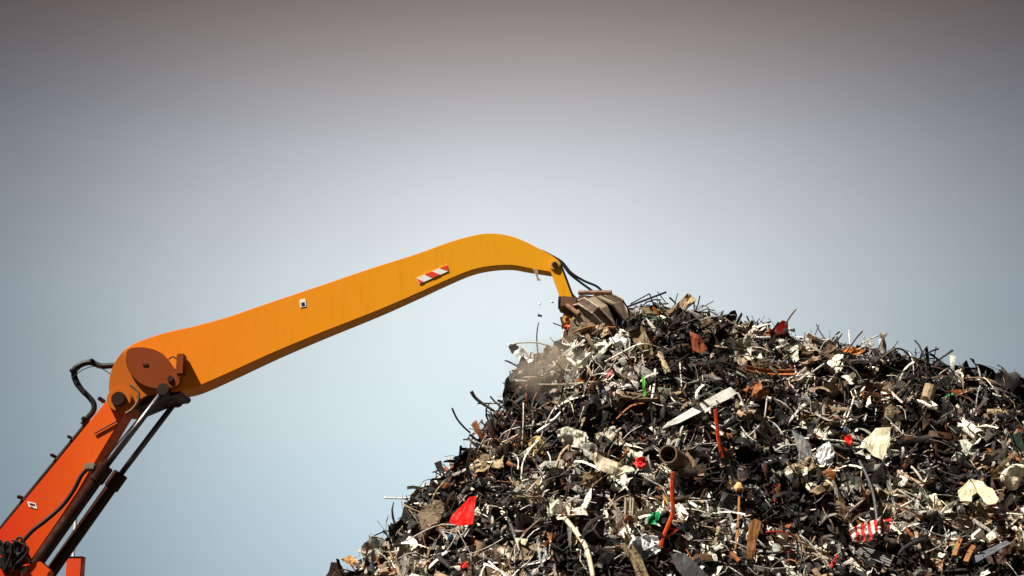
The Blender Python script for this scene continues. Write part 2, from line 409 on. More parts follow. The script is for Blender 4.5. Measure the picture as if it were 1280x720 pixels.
BI = lambda **k: np.array([k.get(p[4].replace(' ', '_').replace('-', '_'), 1.0) for p in PAL])
def cluster_tints(P, bias):
    """dark and pale patches; the dark ones put shaded gaps into the piece colours"""
    c = vnoise(P[:, 0] * 1.2 + 4, P[:, 1] * 1.9, LT[4]) + 0.6 * vnoise(P[:, 0] * 3.1, P[:, 1] * 4.0, LT[5]); b0 = 1.0 if bias is None else bias
    A = pick_tints(len(P), b0 * BI(black=2.6, dark_grey=1.7, rusty_brown=1.2, pale_silver=.15, off_white=.12, tan=.3))[0]  # mostly near-black pieces standing in for shadowed gaps
    B = pick_tints(len(P), b0 * BI(black=.6, dark_grey=.7, pale_silver=1.6, off_white=1.7, tan=1.5))[0]
    return np.where((c + rng.normal(0, .25, len(P)) > 0.08)[:, None], A, B)
def fill(big, templates, n, smin, smax, tilt, lift, bias=None, pw=2.0, low=False, zlo=2.5):
    per = n // len(templates) + 1
    for t_ in templates:
        P = scatter_pos(per, low=low, zlo=zlo); nr = hnormal(P[:, 0], P[:, 1])
        P = P + nr * rng.uniform(lift[0], lift[1], (per, 1)); size = smin + (smax - smin) * rng.random(per) ** pw
        big.add(t_, P, rand_rot(nr, tilt), size, cluster_tints(P, bias))

b1 = Big()
fill(b1, [t_sheet(3, 3, 0.25) for _ in range(20)], 20000, 0.05, 0.24, 0.7, (-0.08, 0.16))
fill(b1, [t_sheet(7, 5, 0.36) for _ in range(32)], 6000, 0.16, 0.62, 0.42, (-0.06, 0.2))
fill(b1, [t_sheet(5, 4, 0.3) for _ in range(8)], 3500, 0.15, 0.7, 0.5, (-0.05, 0.1), low=True)
b1.build('sheet_scrap', 'small torn and crumpled metal sheets heaped all over the pile', 'scrap')
b2 = Big()
fill(b2, [t_strip(5, 0.45, rnd(.03, .10)) for _ in range(24)], 12000, 0.14, 0.7, 0.42, (-0.05, 0.2))
fill(b2, [t_tube(7, 0.5, rnd(.008, .02), 3) for _ in range(20)], 5600, 0.25, 1.0, 0.2, (-0.03, 0.24), BI(pale_silver=1.4, tan=1.3))
fill(b2, [t_tube(5, 0.12, rnd(.010, .022), 4) for _ in range(14)], 1200, 0.25, 1.0, 0.2, (0.0, 0.2), BI(rusty_brown=1.6))
fill(b2, [t_tube(9, 0.22, rnd(.007, .012), 4) for _ in range(16)], 1500, 0.6, 1.5, 0.12, (0.08, 0.26), BI(pale_silver=2.2, tan=2.0, off_white=1.5, black=.6))
fill(b2, [t_strip(9, 0.25, rnd(.016, .04)) for _ in range(20)], 2300, 0.5, 1.1, 0.2, (0.06, 0.24), BI(pale_silver=1.8, off_white=1.5, tan=1.5))
b2.build('wire_and_strip_scrap', 'thin wires, bent strips and rods tangled all over the pile', 'scrap')
b3 = Big()
fill(b3, [t_chunk(1) for _ in range(16)], 6000, 0.04, 0.2, 1.0, (-0.05, 0.13), BI(off_white=1.5))
fill(b3, [t_profile(k, rnd(.05, .14)) for k in ('angle', 'channel', 'flat') for _ in range(5)], 3600, 0.12, 0.7, 0.5, (-0.05, 0.18))
fill(b3, [t_pipe(rnd(.08, .2), 7) for _ in range(8)], 900, 0.1, 0.5, 0.6, (-0.04, 0.16), BI(black=2))
fill(b3, [t_chunk(1) for _ in range(6)], 1200, 0.2, 0.6, 1.0, (-0.05, 0.1), low=True)
b3.build('broken_scrap', 'broken lumps, offcuts and pipe ends packed all over the pile', 'scrap')

# ---------------------------------------------------------------- material handler (boom, stick, grab; body standing left of the view)
YA = 26.6; YN = YA - 0.33; YF = YA + 0.33
def paint(name, c1, c2, x1, x2, pivot_tone=None, grime=0.5):
    m, t, b = mat_new(name); v = objvec(t)
    sp = t.nodes.new('ShaderNodeSeparateXYZ'); t.links.new(v, sp.inputs[0])
    mr = t.nodes.new('ShaderNodeMapRange'); mr.inputs['From Min'].default_value = x1; mr.inputs['From Max'].default_value = x2; t.links.new(sp.outputs[0], mr.inputs[0])
    c = mixc(t, mr.outputs[0], rgba(c1), rgba(c2))  # colour shifts along x, a vignette's reddening put into the paint
    n1 = noise_node(t, v, 1.4, 8, 0.65); n2 = noise_node(t, v, 14.0, 8, 0.75)
    mp = t.nodes.new('ShaderNodeMapping'); mp.inputs['Scale'].default_value = (7, 3, 0.8); t.links.new(v, mp.inputs[0]); n3 = noise_node(t, mp.outputs[0], 2.0, 6, 0.6)
    c = mixc(t, ramp(t, n1, 0.42, 0.75, (0, 0, 0, 1), (0.10 * grime,) * 3 + (1,)), c, (0.45, 0.14, 0.012, 1))
    c = mixc(t, ramp(t, n3, 0.55, 0.8, (0, 0, 0, 1), (0.24,) * 3 + (1,)), c, (0.14, 0.05, 0.015, 1))
    c = mixc(t, ramp(t, n2, 0.645, 0.70, (0, 0, 0, 1), (1.1 * grime,) * 3 + (1,)), c, (0.06, 0.025, 0.012, 1))
    if pivot_tone:  # darker brown-orange around the given point, with a noisy edge
        p, r = pivot_tone; d = t.nodes.new('ShaderNodeVectorMath'); d.operation = 'DISTANCE'; t.links.new(v, d.inputs[0]); d.inputs[1].default_value = p
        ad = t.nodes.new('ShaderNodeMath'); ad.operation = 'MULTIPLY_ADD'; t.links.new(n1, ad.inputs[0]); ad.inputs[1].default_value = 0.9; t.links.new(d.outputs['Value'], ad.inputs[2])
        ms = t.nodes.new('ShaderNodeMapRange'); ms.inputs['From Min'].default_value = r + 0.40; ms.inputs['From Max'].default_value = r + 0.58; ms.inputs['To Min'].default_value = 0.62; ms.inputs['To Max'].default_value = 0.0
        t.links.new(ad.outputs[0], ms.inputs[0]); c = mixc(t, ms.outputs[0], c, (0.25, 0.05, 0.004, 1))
    t.links.new(c, b.inputs['Base Color'])
    rr = t.nodes.new('ShaderNodeMapRange'); rr.inputs['To Min'].default_value = 0.35; rr.inputs['To Max'].default_value = 0.65; t.links.new(n1, rr.inputs[0]); t.links.new(rr.outputs[0], b.inputs['Roughness'])
    bump(t, b, n2, 0.08, 0.01)
    return m
PIV = at(150, 500, YN); TIP = at(694, 331, YN)
M_STICK = paint('stick_paint', (0.76, 0.20, 0.003), (0.70, 0.31, 0.004), PIV.x + 0.6, PIV.x + 6.0, pivot_tone=(tuple(PIV), 0.75))
M_BOOM = paint('boom_paint', (0.58, 0.030, 0.003), (0.70, 0.105, 0.003), PIV.x - 1.8, PIV.x)
M_DISC = paint('cover_plate_paint', (0.19, 0.034, 0.004), (0.19, 0.034, 0.004), 0, 1)
M_DARKP = plain('dark_brown_steel', (0.028, 0.011, 0.007), 0.5, 0.0, 0.6)
M_TUBE = plain('cylinder_paint', (0.024, 0.007, 0.004), 0.4, 0.0, 0.5)
M_CHROME = plain('dark_chrome_rod', (0.13, 0.12, 0.12), 0.45, 1.0, 0.02)
M_RUB = plain('black_rubber', (0.012, 0.012, 0.013), 0.5, 0.0, 0.2, gcol=(0.05, 0.04, 0.03))
M_STEEL = plain('worn_grey_steel', (0.35, 0.34, 0.32), 0.45, 0.6, 0.5)
M_RUSTY = plain('grab_rusty_steel', (0.055, 0.026, 0.014), 0.65, 0.1, 0.6, 6.0)
M_SHELL = plain('grab_shell_dusty_steel', (0.24, 0.19, 0.135), 0.6, 0.1, 0.95, 7.0, (0.09, 0.05, 0.028))
M_EDGE = plain('worn_bright_edge', (0.42, 0.37, 0.30), 0.5, 0.2, 0.95, 9)
M_BLOCK = plain('brown_cast_steel', (0.15, 0.07, 0.042), 0.6, 0.0, 0.7, 6.0)
M_MUDDY = plain('muddy_hose', (0.16, 0.09, 0.05), 0.7, 0.0, 0.5)
M_WHITE = plain('white_film', (0.78, 0.77, 0.74), 0.5, 0.0, 0.25, 8)
M_RED = plain('red_film', (0.72, 0.05, 0.02), 0.5, 0.0, 0.2, 8)
M_YEL = plain('grab_yellow_paint', (0.62, 0.30, 0.05), 0.5, 0.0, 0.4, 5)
M_REDP = plain('red_orange_paint', (0.66, 0.055, 0.012), 0.5, 0.0, 0.15)
M_GLASS = plain('dark_window_glass', (0.02, 0.025, 0.03), 0.1, 0.0, 0.1); M_GLASS.node_tree.nodes['Principled BSDF'].inputs['Specular IOR Level'].default_value = 0.5

BASE = Vector((-12.6, YA, 0))
H = tag(link('material_handler', None), 'yellow-orange material handler reaching its bent arm over the scrap heap', 'excavator'); H.location = BASE
def part(name, bm, m, parent=None, smooth=False):
    o = bm_obj(name, bm, m, parent or H, None, smooth)
    if parent is None: o.location = -BASE
    return o
def P2(lst, Y): return [at(x, y, Y) for x, y in lst]
def cyl_y(bm, px, py, r, y0, y1, seg=28, Yref=None):
    c = at(px, py, Yref or YN); return tube_geo(bm, [(c.x, y0, c.z), (c.x, y1, c.z)], r, seg)

# stick
sp_ = [(137, 492), (136, 478), (140, 460), (150, 443), (163, 432), (181, 424), (208, 415.5), (245, 407), (285, 396), (330, 380.5), (400, 357), (460, 336.5), (520, 317.5), (560, 303), (590, 294.5),
       (612, 291.5), (635, 294), (655, 301), (675, 311), (690, 319.5), (699, 327), (700, 335), (693, 340.5), (680, 339), (660, 335.5), (640, 332), (615, 333), (590, 338), (560, 350), (520, 368), (470, 389.5),
       (400, 417), (340, 442), (285, 467), (245, 484), (222, 489), (200, 491), (180, 497), (170, 508), (158, 516), (146, 511)]
XA, XB = at(136, 480, YN).x, at(700, 333, YA).x; KB = 0.22 / (XB - XA); KA = 0.36 + KB * XA          # half width 0.36 m at the elbow, 0.14 m at the tip
def SN(px, py, off=0.0):                                    # point on the near side plate
    d = ray(px, py); return C0 + d * ((YA - KA - off) / (d.y - KB * d.x))
def shw(x): return KA - KB * x
def plate(lst, o0, o1):
    bm = bmesh.new(); a = [bm.verts.new(SN(x, y, o0)) for x, y in lst]; b = [bm.verts.new(v_.co + Vector((0, o0 - o1, 0))) for v_ in a]; n = len(a)
    bm.faces.new(a); bm.faces.new(b[::-1])
    for i in range(n): bm.faces.new((a[i], b[i], b[(i + 1) % n], a[(i + 1) % n]))
    return bm
bm = bmesh.new(); fr = crom([SN(x, y) for x, y in sp_], 4, True); a = [bm.verts.new(p_) for p_ in fr]; b = [bm.verts.new((p_.x, YA + shw(p_.x), p_.z)) for p_ in fr]; n_ = len(a)
bm.faces.new(a); bm.faces.new(b[::-1]); [bm.faces.new((a[i], b[i], b[(i + 1) % n_], a[(i + 1) % n_])) for i in range(n_)]
bmesh.ops.recalc_face_normals(bm, faces=bm.faces); bev(bm, 0.014, 2, R(60))
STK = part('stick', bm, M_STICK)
disc = crom(P2([(161, 436), (178, 434), (196, 438), (208, 447), (217, 460), (225, 474), (222, 482), (210, 485.5), (192, 485.5), (178, 481), (167, 472), (159, 460), (157, 447)], YN - 0.08), 4, True)
DSC = part('pivot_cover_plate', prism(bmesh.new(), disc, YN - 0.004, 0.008), M_DISC)
bm = bmesh.new(); cyl_y(bm, 214.5, 475, 0.055, YN - 0.11, YN - 0.07); part('bolt', bev(bm, 0.01), M_DARKP, DSC)
bm = bmesh.new(); box_geo(bm, at(182, 456, YN - 0.085), EX, EY, EZ, 0.05, 0.008, 0.02); part('badge', bev(bm, 0.006), M_DARKP, DSC)
part('pivot_cover_plate', prism(bmesh.new(), [Vector((p.x, YF + 0.08, p.z)) for p in disc], YF + 0.004, 0.008), M_DISC)
bm = bmesh.new(); c = at(226.5, 456, YN - 0.09); box_geo(bm, c, EX, EY, EZ, 0.07, 0.088, 0.18); bev(bm, 0.02); BR = part('bracket_block', bm, M_DISC)
bm = bmesh.new(); tube_geo(bm, crom([at(221, 449, YN - .1), at(216, 446, YN - .09), at(211, 449, YN - .06)], 5), 0.012, 6); part('grease_line', bm, M_RUB, BR)
part('cylinder_bracket', prism(bmesh.new(), P2([(172, 500), (194, 488), (222, 484), (227, 488), (223, 493), (206, 495), (182, 505), (158, 515)], YA - 0.30), YA + 0.62, 0.02), M_DARKP)
# hazard plate and stickers
fp = lambda lst, y0, y1: prism(bmesh.new(), P2(lst, y0), y1)
HZ = part('hazard_plate', plate([(520.3, 347.7), (558.8, 331), (560.7, 338.8), (524.3, 354.8)], 0.012, 0.002), M_WHITE)
for q_ in ([(520.6, 347.6), (529.6, 352.3), (524.5, 354.5)], [(531, 342.9), (540, 339.0), (550, 343.2), (540.5, 347.4)], [(549.6, 335.0), (558.6, 331.2), (560.4, 338.6)]):
    part('red_stripe', plate(q_, 0.016, 0.0125), M_RED, HZ)
ST1 = part('sticker', plate([(374.2, 374.6), (381.6, 373.2), (383, 383), (375.6, 384.4)], 0.008, 0.002), M_WHITE)
part('print', plate([(376.4, 378.5), (380.6, 377.7), (381.4, 382), (377, 382.8)], 0.011, 0.0085), M_DARKP, ST1)
ST2 = part('sticker', fp([(34, 626.5), (44.5, 629), (46.5, 636), (36, 633.5)], YA - 0.278, YA - 0.272), M_WHITE)
part('print', fp([(36.5, 628.5), (43.5, 630.2), (44.2, 632.5), (37.2, 630.8)], YA - 0.281, YA - 0.2785), M_DARKP, ST2)
part('print', fp([(37.8, 632), (41, 632.8), (41.4, 634), (38.2, 633.2)], YA - 0.281, YA - 0.2785), M_RED, ST2)

# boom
bp_ = [(132, 502), (142, 492), (156, 494), (163, 506), (156, 517), (136, 550), (118, 580), (98, 614), (74, 650), (45, 692), (0, 756), (-50, 815), (-85, 842), (-112, 826), (-76, 752), (0, 662), (60, 590), (106, 534)]
part('boom', prism(bmesh.new(), P2(bp_, YA - 0.27), YA + 0.27, 0.014), M_BOOM)
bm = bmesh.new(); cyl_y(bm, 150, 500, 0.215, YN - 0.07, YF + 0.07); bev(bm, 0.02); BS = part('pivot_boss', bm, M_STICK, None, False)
bm = bmesh.new(); cyl_y(bm, 150, 500, 0.13, YN - 0.13, YF + 0.13, 8); bev(bm, 0.015); part('pin', bm, M_DARKP, BS)
bm = bmesh.new(); tube_geo(bm, crom(P2([(163, 481), (172, 489), (173, 500), (166, 511), (157, 517)], YN - 0.10), 5), 0.025, 8); part('hose', bm, M_MUDDY)
bm = bmesh.new(); tube_geo(bm, P2([(118, 542), (147, 526)], YA - 0.29), 0.012, 6); part('rod', bm, M_DARKP)  # dark line of a thin rod's shadow on the boom, built as a solid
# stick cylinders, one either side of the boom
for sgn in (-1, 1):
    yc = YA - 0.40 if sgn < 0 else YA + 0.62
    a, b_, g1, c_ = (at(x, y, YA - 0.40) for x, y in ((205, 488), (131, 585), (127, 590), (22, 738)))
    f = lambda p: Vector((p.x, yc, p.z))
    bm = bmesh.new(); tube_geo(bm, [f(b_), f(c_)], 0.106, 20); tube_geo(bm, [f(b_).lerp(f(c_), -0.02), f(b_).lerp(f(c_), 0.11)], 0.135, 20); bev(bm, 0.012)
    T = part('hydraulic_cylinder', bm, M_TUBE)
    bm = bmesh.new(); tube_geo(bm, [f(a), f(b_)], 0.050, 14); part('piston_rod', bm, M_CHROME, T, True)
    bm = bmesh.new(); tube_geo(bm, [(a.x, yc - 0.09, a.z), (a.x, yc + 0.09, a.z)], 0.11, 18); part('rod_eye', bev(bm, 0.015), M_DARKP, T)
    bm = bmesh.new(); tube_geo(bm, [(c_.x, yc - 0.1, c_.z), (c_.x, yc + 0.1, c_.z)], 0.2, 18); part('mounting_eye', bev(bm, 0.02), M_DARKP, T)
bm = bmesh.new(); tube_geo(bm, P2([(187, 506), (124, 583)], YA + 0.1), 0.014, 6); part('pipe', bm, M_STEEL)
bm = bmesh.new(); box_geo(bm, at(114, 584, YA - 0.40), EX, EY, EZ, 0.09, 0.12, 0.06); part('valve_block', bev(bm, 0.02), M_SHELL)
bm = bmesh.new(); tube_geo(bm, crom(P2([(112, 584), (102, 594), (92, 613), (78, 632), (58, 650), (40, 664), (24, 682)], YA - 0.46), 6), 0.035, 8); part('hose', bm, M_RUB, smooth=True)
# hose loop over the elbow, then pipes down the back of the boom
for dy, dp in ((-0.06, 0), (0.10, 2.5)):
    bm = bmesh.new()
    tube_geo(bm, crom(P2([(152, 457), (140, 457), (126, 457.5), (113, 453), (101, 456), (92.5, 463 + dp), (95, 475 + dp), (102, 487), (110, 495), (117, 504), (117, 513), (111, 521), (103, 531)], YA + dy), 6), 0.05, 8)
    part('hose', bm, M_RUB, smooth=True)
    bm = bmesh.new(); tube_geo(bm, P2([(109, 528), (60, 588), (3, 658), (-72, 747)], YA + dy), 0.036, 8); part('pipe', bm, M_RUB)
bm = bmesh.new(); tube_geo(bm, crom(P2([(141, 470), (128, 461), (116, 458), (104, 462), (95, 468), (91, 473), (98, 485), (106, 494)], YA - 0.15), 5), 0.008, 5); part('wire', bm, M_RUB)
for x, y, s_ in ((117, 452, .06), (92, 465, .07), (108, 493, .06), (127, 500, .07), (107, 525, .08), (88, 547, .05), (67, 570, .055), (26, 622, .06), (-10, 665, .06)):
    bm = bmesh.new(); d = (at(110, 530, YA) - at(0, 662, YA)).normalized(); box_geo(bm, at(x, y, YA), d, EY, d.cross(EY), s_ * .5, 0.16, s_ * 0.45); part('hose_clamp', bev(bm, 0.015), M_RUB)
# valve bank and hoses low on the boom
rr_ = random.Random(4)
for i in range(6):
    bm = bmesh.new(); box_geo(bm, at(4 + (i % 3) * 10, 686 + (i // 3) * 18, YA - 0.36), EX, EY, EZ, 0.06, 0.1, 0.09); part('valve_block', bev(bm, 0.015), M_RUB)
for i in range(9):
    x0, y0 = rr_.uniform(-8, 24), rr_.uniform(676, 700); bm = bmesh.new()
    tube_geo(bm, crom(P2([(x0, y0), (x0 + rr_.uniform(-6, 10), y0 - rr_.uniform(2, 9)), (x0 + rr_.uniform(4, 18), y0 + rr_.uniform(2, 12)), (x0 + rr_.uniform(-6, 12), y0 + rr_.uniform(20, 45))], YA - 0.46 - 0.02 * i), 5), 0.022, 6)
    part('hose', bm, M_RUB, smooth=True)
bm = bmesh.new(); prism(bm, P2([(28, 706), (50, 702), (62, 714), (56, 730), (20, 760)], YA - 0.56), YA - 0.28, 0.015); part('cylinder_lug', bm, M_BOOM)
bm = bmesh.new(); cyl_y(bm, 36, 714, 0.07, YA - 0.60, YA - 0.55, 16); part('lug_pin', bm, M_DARKP)

# link, pins, hoses and grab
for y0 in (YA - 0.20, YA + 0.15):
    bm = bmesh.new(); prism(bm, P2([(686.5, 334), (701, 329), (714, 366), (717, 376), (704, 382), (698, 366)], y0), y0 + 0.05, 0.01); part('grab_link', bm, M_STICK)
bm = bmesh.new(); prism(bm, P2([(700, 362), (712, 358), (717, 376), (705, 381)], YA - 0.148), YA + 0.148, 0.01); part('link_crossbar', bm, M_DARKP)
bm = bmesh.new(); cyl_y(bm, 693.5, 331.5, 0.10, YA - 0.23, YA + 0.23, 28, YA - 0.2); bev(bm, 0.02); TB = part('tip_boss', bm, M_YEL)
bm = bmesh.new(); cyl_y(bm, 693.5, 331.5, 0.05, YA - 0.245, YA + 0.245, 14, YA - 0.2); part('pin', bm, M_DARKP, TB)
for y_, pts in ((YA - 0.05, [(676, 313), (690, 320), (702, 329), (712, 342), (727, 354), (742, 365), (753, 376)]), (YA + 0.08, [(674, 313), (690, 320), (703, 328), (714, 341), (730, 351), (746, 358), (754, 367), (755, 377)]),
                (YA - 0.19, [(700, 329), (706, 344), (712, 360), (716, 369), (724, 375), (738, 377), (748, 377)])):
    bm = bmesh.new(); tube_geo(bm, crom(P2(pts, y_), 6), 0.021, 8); part('hose', bm, M_RUB, smooth=True)

GO = at(714, 382, YA); AX = Vector((0.72, -0.26, -0.64)).normalized(); GX = AX.cross(EY).normalized(); GY = AX.cross(GX).normalized()
GP = link('grab', None, H); GP.location = GO - BASE
def gpt(r, a, z): return GX * (r * math.cos(a)) + GY * (r * math.sin(a)) + AX * z
def gpart(name, bm, m, smooth=False): return bm_obj(name, bm, m, GP, None, smooth)
bm = bmesh.new(); tube_geo(bm, [AX * -0.12, AX * 0.10], 0.17, 16); tube_geo(bm, [AX * 0.10, AX * 0.20], 0.25, 16); gpart('rotator', bev(bm, 0.02), M_RUSTY)
bm = bmesh.new(); box_geo(bm, AX * -0.10 + EX * -0.02, EX, EY, EZ, 0.13, 0.2, 0.10); gpart('head_block', bev(bm, 0.02), M_RUSTY)
hb = lambda x0, x1, y0, y1, Y: ((at(x0, y0, Y) + at(x1, y1, Y)) / 2 - GO, abs(x1 - x0) / 2 * 26.3 / FPX, abs(y1 - y0) / 2 * 26.3 / FPX)
for (x0, x1, y0, y1, Y, dy, nm, m_) in ((700, 721, 374, 389, YA - 0.1, 0.24, 'mounting_block', M_BLOCK), (703, 719, 388, 411, YA - 0.05, 0.20, 'side_frame', M_BLOCK), (698, 703, 373, 382, YA - 0.1, 0.2, 'flange', M_DARKP), (722, 741, 372, 380, YA + 0.05, 0.2, 'hose_guard', M_BLOCK)):
    c_, hx, hz = hb(x0, x1, y0, y1, Y); bm = bmesh.new(); box_geo(bm, c_, Vector((1, 0, -0.12)).normalized(), EY, Vector((0.12, 0, 1)).normalized(), hx, dy, hz); gpart(nm, bev(bm, 0.02), m_)
pb = at(709, 399, YA - 0.27) - GO; bm = bmesh.new(); tube_geo(bm, [pb, pb + Vector((0, 0.1, 0))], 0.075, 16); gpart('hinge_boss', bev(bm, 0.012), M_YEL)
pb = at(709, 399, YA - 0.29) - GO; bm = bmesh.new(); tube_geo(bm, [pb, pb + Vector((0, 0.1, 0))], 0.035, 12); gpart('hinge_pin', bm, M_DARKP)
bm = bmesh.new(); tube_geo(bm, [AX * 0.18, AX * 0.50], 0.24, 12); gpart('hub', bev(bm, 0.02), M_RUSTY)
prof = [(0.20, 0.16), (0.50, 0.34), (0.56, 0.66), (0.40, 0.95), (0.06, 1.16)]; wid = [0.34, 0.60, 0.50, 0.28, 0.10]
vc = Vector((-0.1, -1.0, 0.35)); ACAM = math.atan2(vc.dot(GY), vc.dot(GX))
for k in range(4):
    a0 = ACAM + math.pi * k / 2 + 0.10; tng = gpt(1, a0 + math.pi / 2, 0)
    for sd in (-1, 1):                                    # two flat shell plates either side of the rib
        bm = bmesh.new(); rows = []
        for (r, z), wd in zip(prof, wid):
            rows.append([bm.verts.new(gpt(r * (1 - 0.16 * u), a0 + sd * (0.10 + u * wd * 1.15), z) + AX * rnd(-.03, .03) + GX * rnd(-.025, .025)) for u in (0, 1)])
        for A_, B_ in zip(rows, rows[1:]):
            bm.faces.new((A_[0], A_[1], B_[1], B_[0]))
        thicken(bm, 0.03); gpart('shell_plate', bm, M_SHELL)
    bm = bmesh.new(); A_, B_ = [], []
    for (r, z) in prof:
        for s_, lst in ((-1, A_), (1, B_)):
            off = tng * 0.075 * s_ * (0.5 + 0.5 * min(1, r / 0.4))
            lst.append((bm.verts.new(gpt(r - 0.01, a0, z) + off), bm.verts.new(gpt(r + 0.07, a0, z - 0.02) + off)))
    for i in range(len(prof) - 1):
        for lst in (A_, B_): bm.faces.new((lst[i][0], lst[i][1], lst[i + 1][1], lst[i + 1][0]))
        bm.faces.new((A_[i][1], B_[i][1], B_[i + 1][1], A_[i + 1][1])); bm.faces.new((A_[i][0], A_[i + 1][0], B_[i + 1][0], B_[i][0]))
    edges_ = [[Vector(p_[1].co) for p_ in lst] for lst in (A_, B_)]
    gpart('tine', bm, M_RUSTY)
    for pts in edges_: bm = bmesh.new(); tube_geo(bm, pts, 0.017, 6); gpart('tine_edge', bm, M_EDGE)
    bm = bmesh.new(); tube_geo(bm, [gpt(0.26, a0 + 0.45, -0.02), gpt(0.60, a0 + 0.36, 0.46)], 0.04, 10); gpart('grab_cylinder', bm, M_BLOCK)

# body of the machine, left of the picture
def bpart(name, c, h, m, bv=0.05, parent=None):
    bm = bmesh.new(); box_geo(bm, c, EX, EY, EZ, *h); return part(name, bev(bm, bv), m, parent)
bpart('deck', (-12.6, YA, 1.62), (3.3, 1.4, 0.26), M_DARKP)
bpart('engine_house', (-14.2, YA, 2.50), (1.6, 1.38, 0.62), M_BOOM)
bpart('counterweight', (-16.1, YA, 2.2), (0.28, 1.35, 0.75), M_DARKP, 0.12)
CB = bpart('cab', (-11.2, YA - 0.93, 2.75), (0.8, 0.46, 0.86), M_BOOM, 0.08)
bpart('window', (-11.2, YA - 1.40, 3.0), (0.62, 0.02, 0.45), M_GLASS, 0.01, CB); bpart('windscreen', (-10.39, YA - 0.93, 2.95), (0.02, 0.38, 0.5), M_GLASS, 0.01, CB)
bpart('boom_foot', (-10.15, YA, 2.05), (0.5, 0.45, 0.22), M_DARKP)
bpart('chassis', (-12.6, YA, 0.85), (2.6, 0.9, 0.28), M_DARKP)
bm = bmesh.new(); tube_geo(bm, [(-12.6, YA, 1.1), (-12.6, YA, 1.4)], 0.9, 32); part('turntable', bm, M_DARKP)
for x in (-14.4, -10.8):
    for s_ in (-1, 1):
        bm = bmesh.new(); tube_geo(bm, [(x, YA + s_ * 0.92, 0.62), (x, YA + s_ * 1.36, 0.62)], 0.62, 28); Wh = part('wheel', bev(bm, 0.08), M_RUB)
        bm = bmesh.new(); tube_geo(bm, [(x, YA + s_ * 1.3, 0.62), (x, YA + s_ * 1.38, 0.62)], 0.3, 18); part('rim', bev(bm, 0.03), M_BOOM, Wh)
for s_ in (-1, 1):
    bm = bmesh.new(); tube_geo(bm, [(-9.6, YA + s_ * 0.4, 1.9), at(-20, 735, YA + s_ * 0.36)], 0.11, 14); part('lift_cylinder', bm, M_TUBE)

# post behind the boom
pc = at(95.3, 697, 32.0)
PO = tag(link('post', None), 'red-orange square post topped by a thin grey rod, behind the boom', 'post'); PO.location = (pc.x, 32.0, 0)
hw = 9.3 * 32 / FPX
bm = bmesh.new(); box_geo(bm, (0, 0, pc.z / 2), EX, EY, EZ, hw, hw, pc.z / 2); bm_obj('post_body', bev(bm, 0.012), M_REDP, PO)
bm = bmesh.new(); box_geo(bm, (0, 0, pc.z + 0.006), EX, EY, EZ, hw * 1.06, hw * 1.06, 0.008); bm_obj('cap', bm, M_DARKP, PO)
rx = at(93.3, 668, 32); bm = bmesh.new(); tube_geo(bm, [(rx.x - pc.x, 0, pc.z), (rx.x - pc.x, 0, rx.z + 0.45)], 0.03, 8); bm_obj('rod', bm, M_WHITE, PO)

# ---------------------------------------------------------------- scrap that can be picked out, placed where it lies on the heap
LAND = []                       # (px, py, phrase) for describing the rest
def landmark(px, py, phrase): LAND.append((px, py, phrase))
MC = {}
def pm(name, *a, **k):
    if name not in MC: MC[name] = piece_material(name, *a, **k)
    return MC[name]
def face_normal(px, py, facing):
    p, ok = hit(px, py); n = Vector(hnormal(np.array([p.x]), np.array([p.y]))[0]); v = -ray(px, py).normalized()
    return (n * (1 - facing) + v * facing).normalized(), p, ok
def sheet(name, label, cat, pts, m, facing=0.5, crumple=0.05, lift=0.2, thick=0.018, tilt=(0, 0), phrase=None, cuts=2, group=None, ends=None):
    cx = sum(p[0] for p in pts) / len(pts); cy = sum(p[1] for p in pts) / len(pts)
    n, p, ok = face_normal(cx, cy, facing); v = -ray(cx, cy).normalized(); p = p + (n * 0.14 if phrase else n * 0.04) * (lift > 0.3) + v * (lift * (1.65 if phrase else 1.35) if lift > 0.3 else lift)
    n = (n + EX * tilt[0] + EZ * tilt[1]).normalized()
    if ends:                                             # lie along the heap from one end to the other
        a_, b_ = (hit(*q_)[0] - ray(*q_).normalized() * lift for q_ in ends); al = (b_ - a_).normalized(); n = (n - al * n.dot(al)).normalized(); p = (a_ + b_) / 2
    W = []
    for x, y in pts:
        d = ray(x, y); t = (p - C0).dot(n) / d.dot(n); W.append(C0 + d * t - p)
    bm = bmesh.new(); bm.faces.new([bm.verts.new(q_) for q_ in W]); bmesh.ops.triangulate(bm, faces=bm.faces[:])
    for _ in range(cuts): bmesh.ops.subdivide_edges(bm, edges=bm.edges[:], cuts=1, use_grid_fill=True)
    bmesh.ops.triangulate(bm, faces=bm.faces[:])
    o_ = Vector((rnd(0, 90), rnd(0, 90), rnd(0, 90))); L_ = max((q_.length for q_ in W))
    for v_ in bm.verts:
        q_ = v_.co / L_; k = mnoise.noise(q_ * 1.6 + o_) * 1.2 + (abs(mnoise.noise(q_ * 3.0 + o_)) - .25) * 1.0 + mnoise.noise(q_ * 7 + o_) * .3
        v_.co += n * k * crumple * L_ * 3 + Vector((mnoise.noise(q_ * 5 + o_), mnoise.noise(q_ * 5 - o_), 0)) * crumple * L_ * 0.5
    bmesh.ops.recalc_face_normals(bm, faces=bm.faces); thicken(bm, thick)
    if phrase: landmark(cx, cy, phrase)
    return tag(bm_obj(name, bm, m, None, p), label, cat, group)
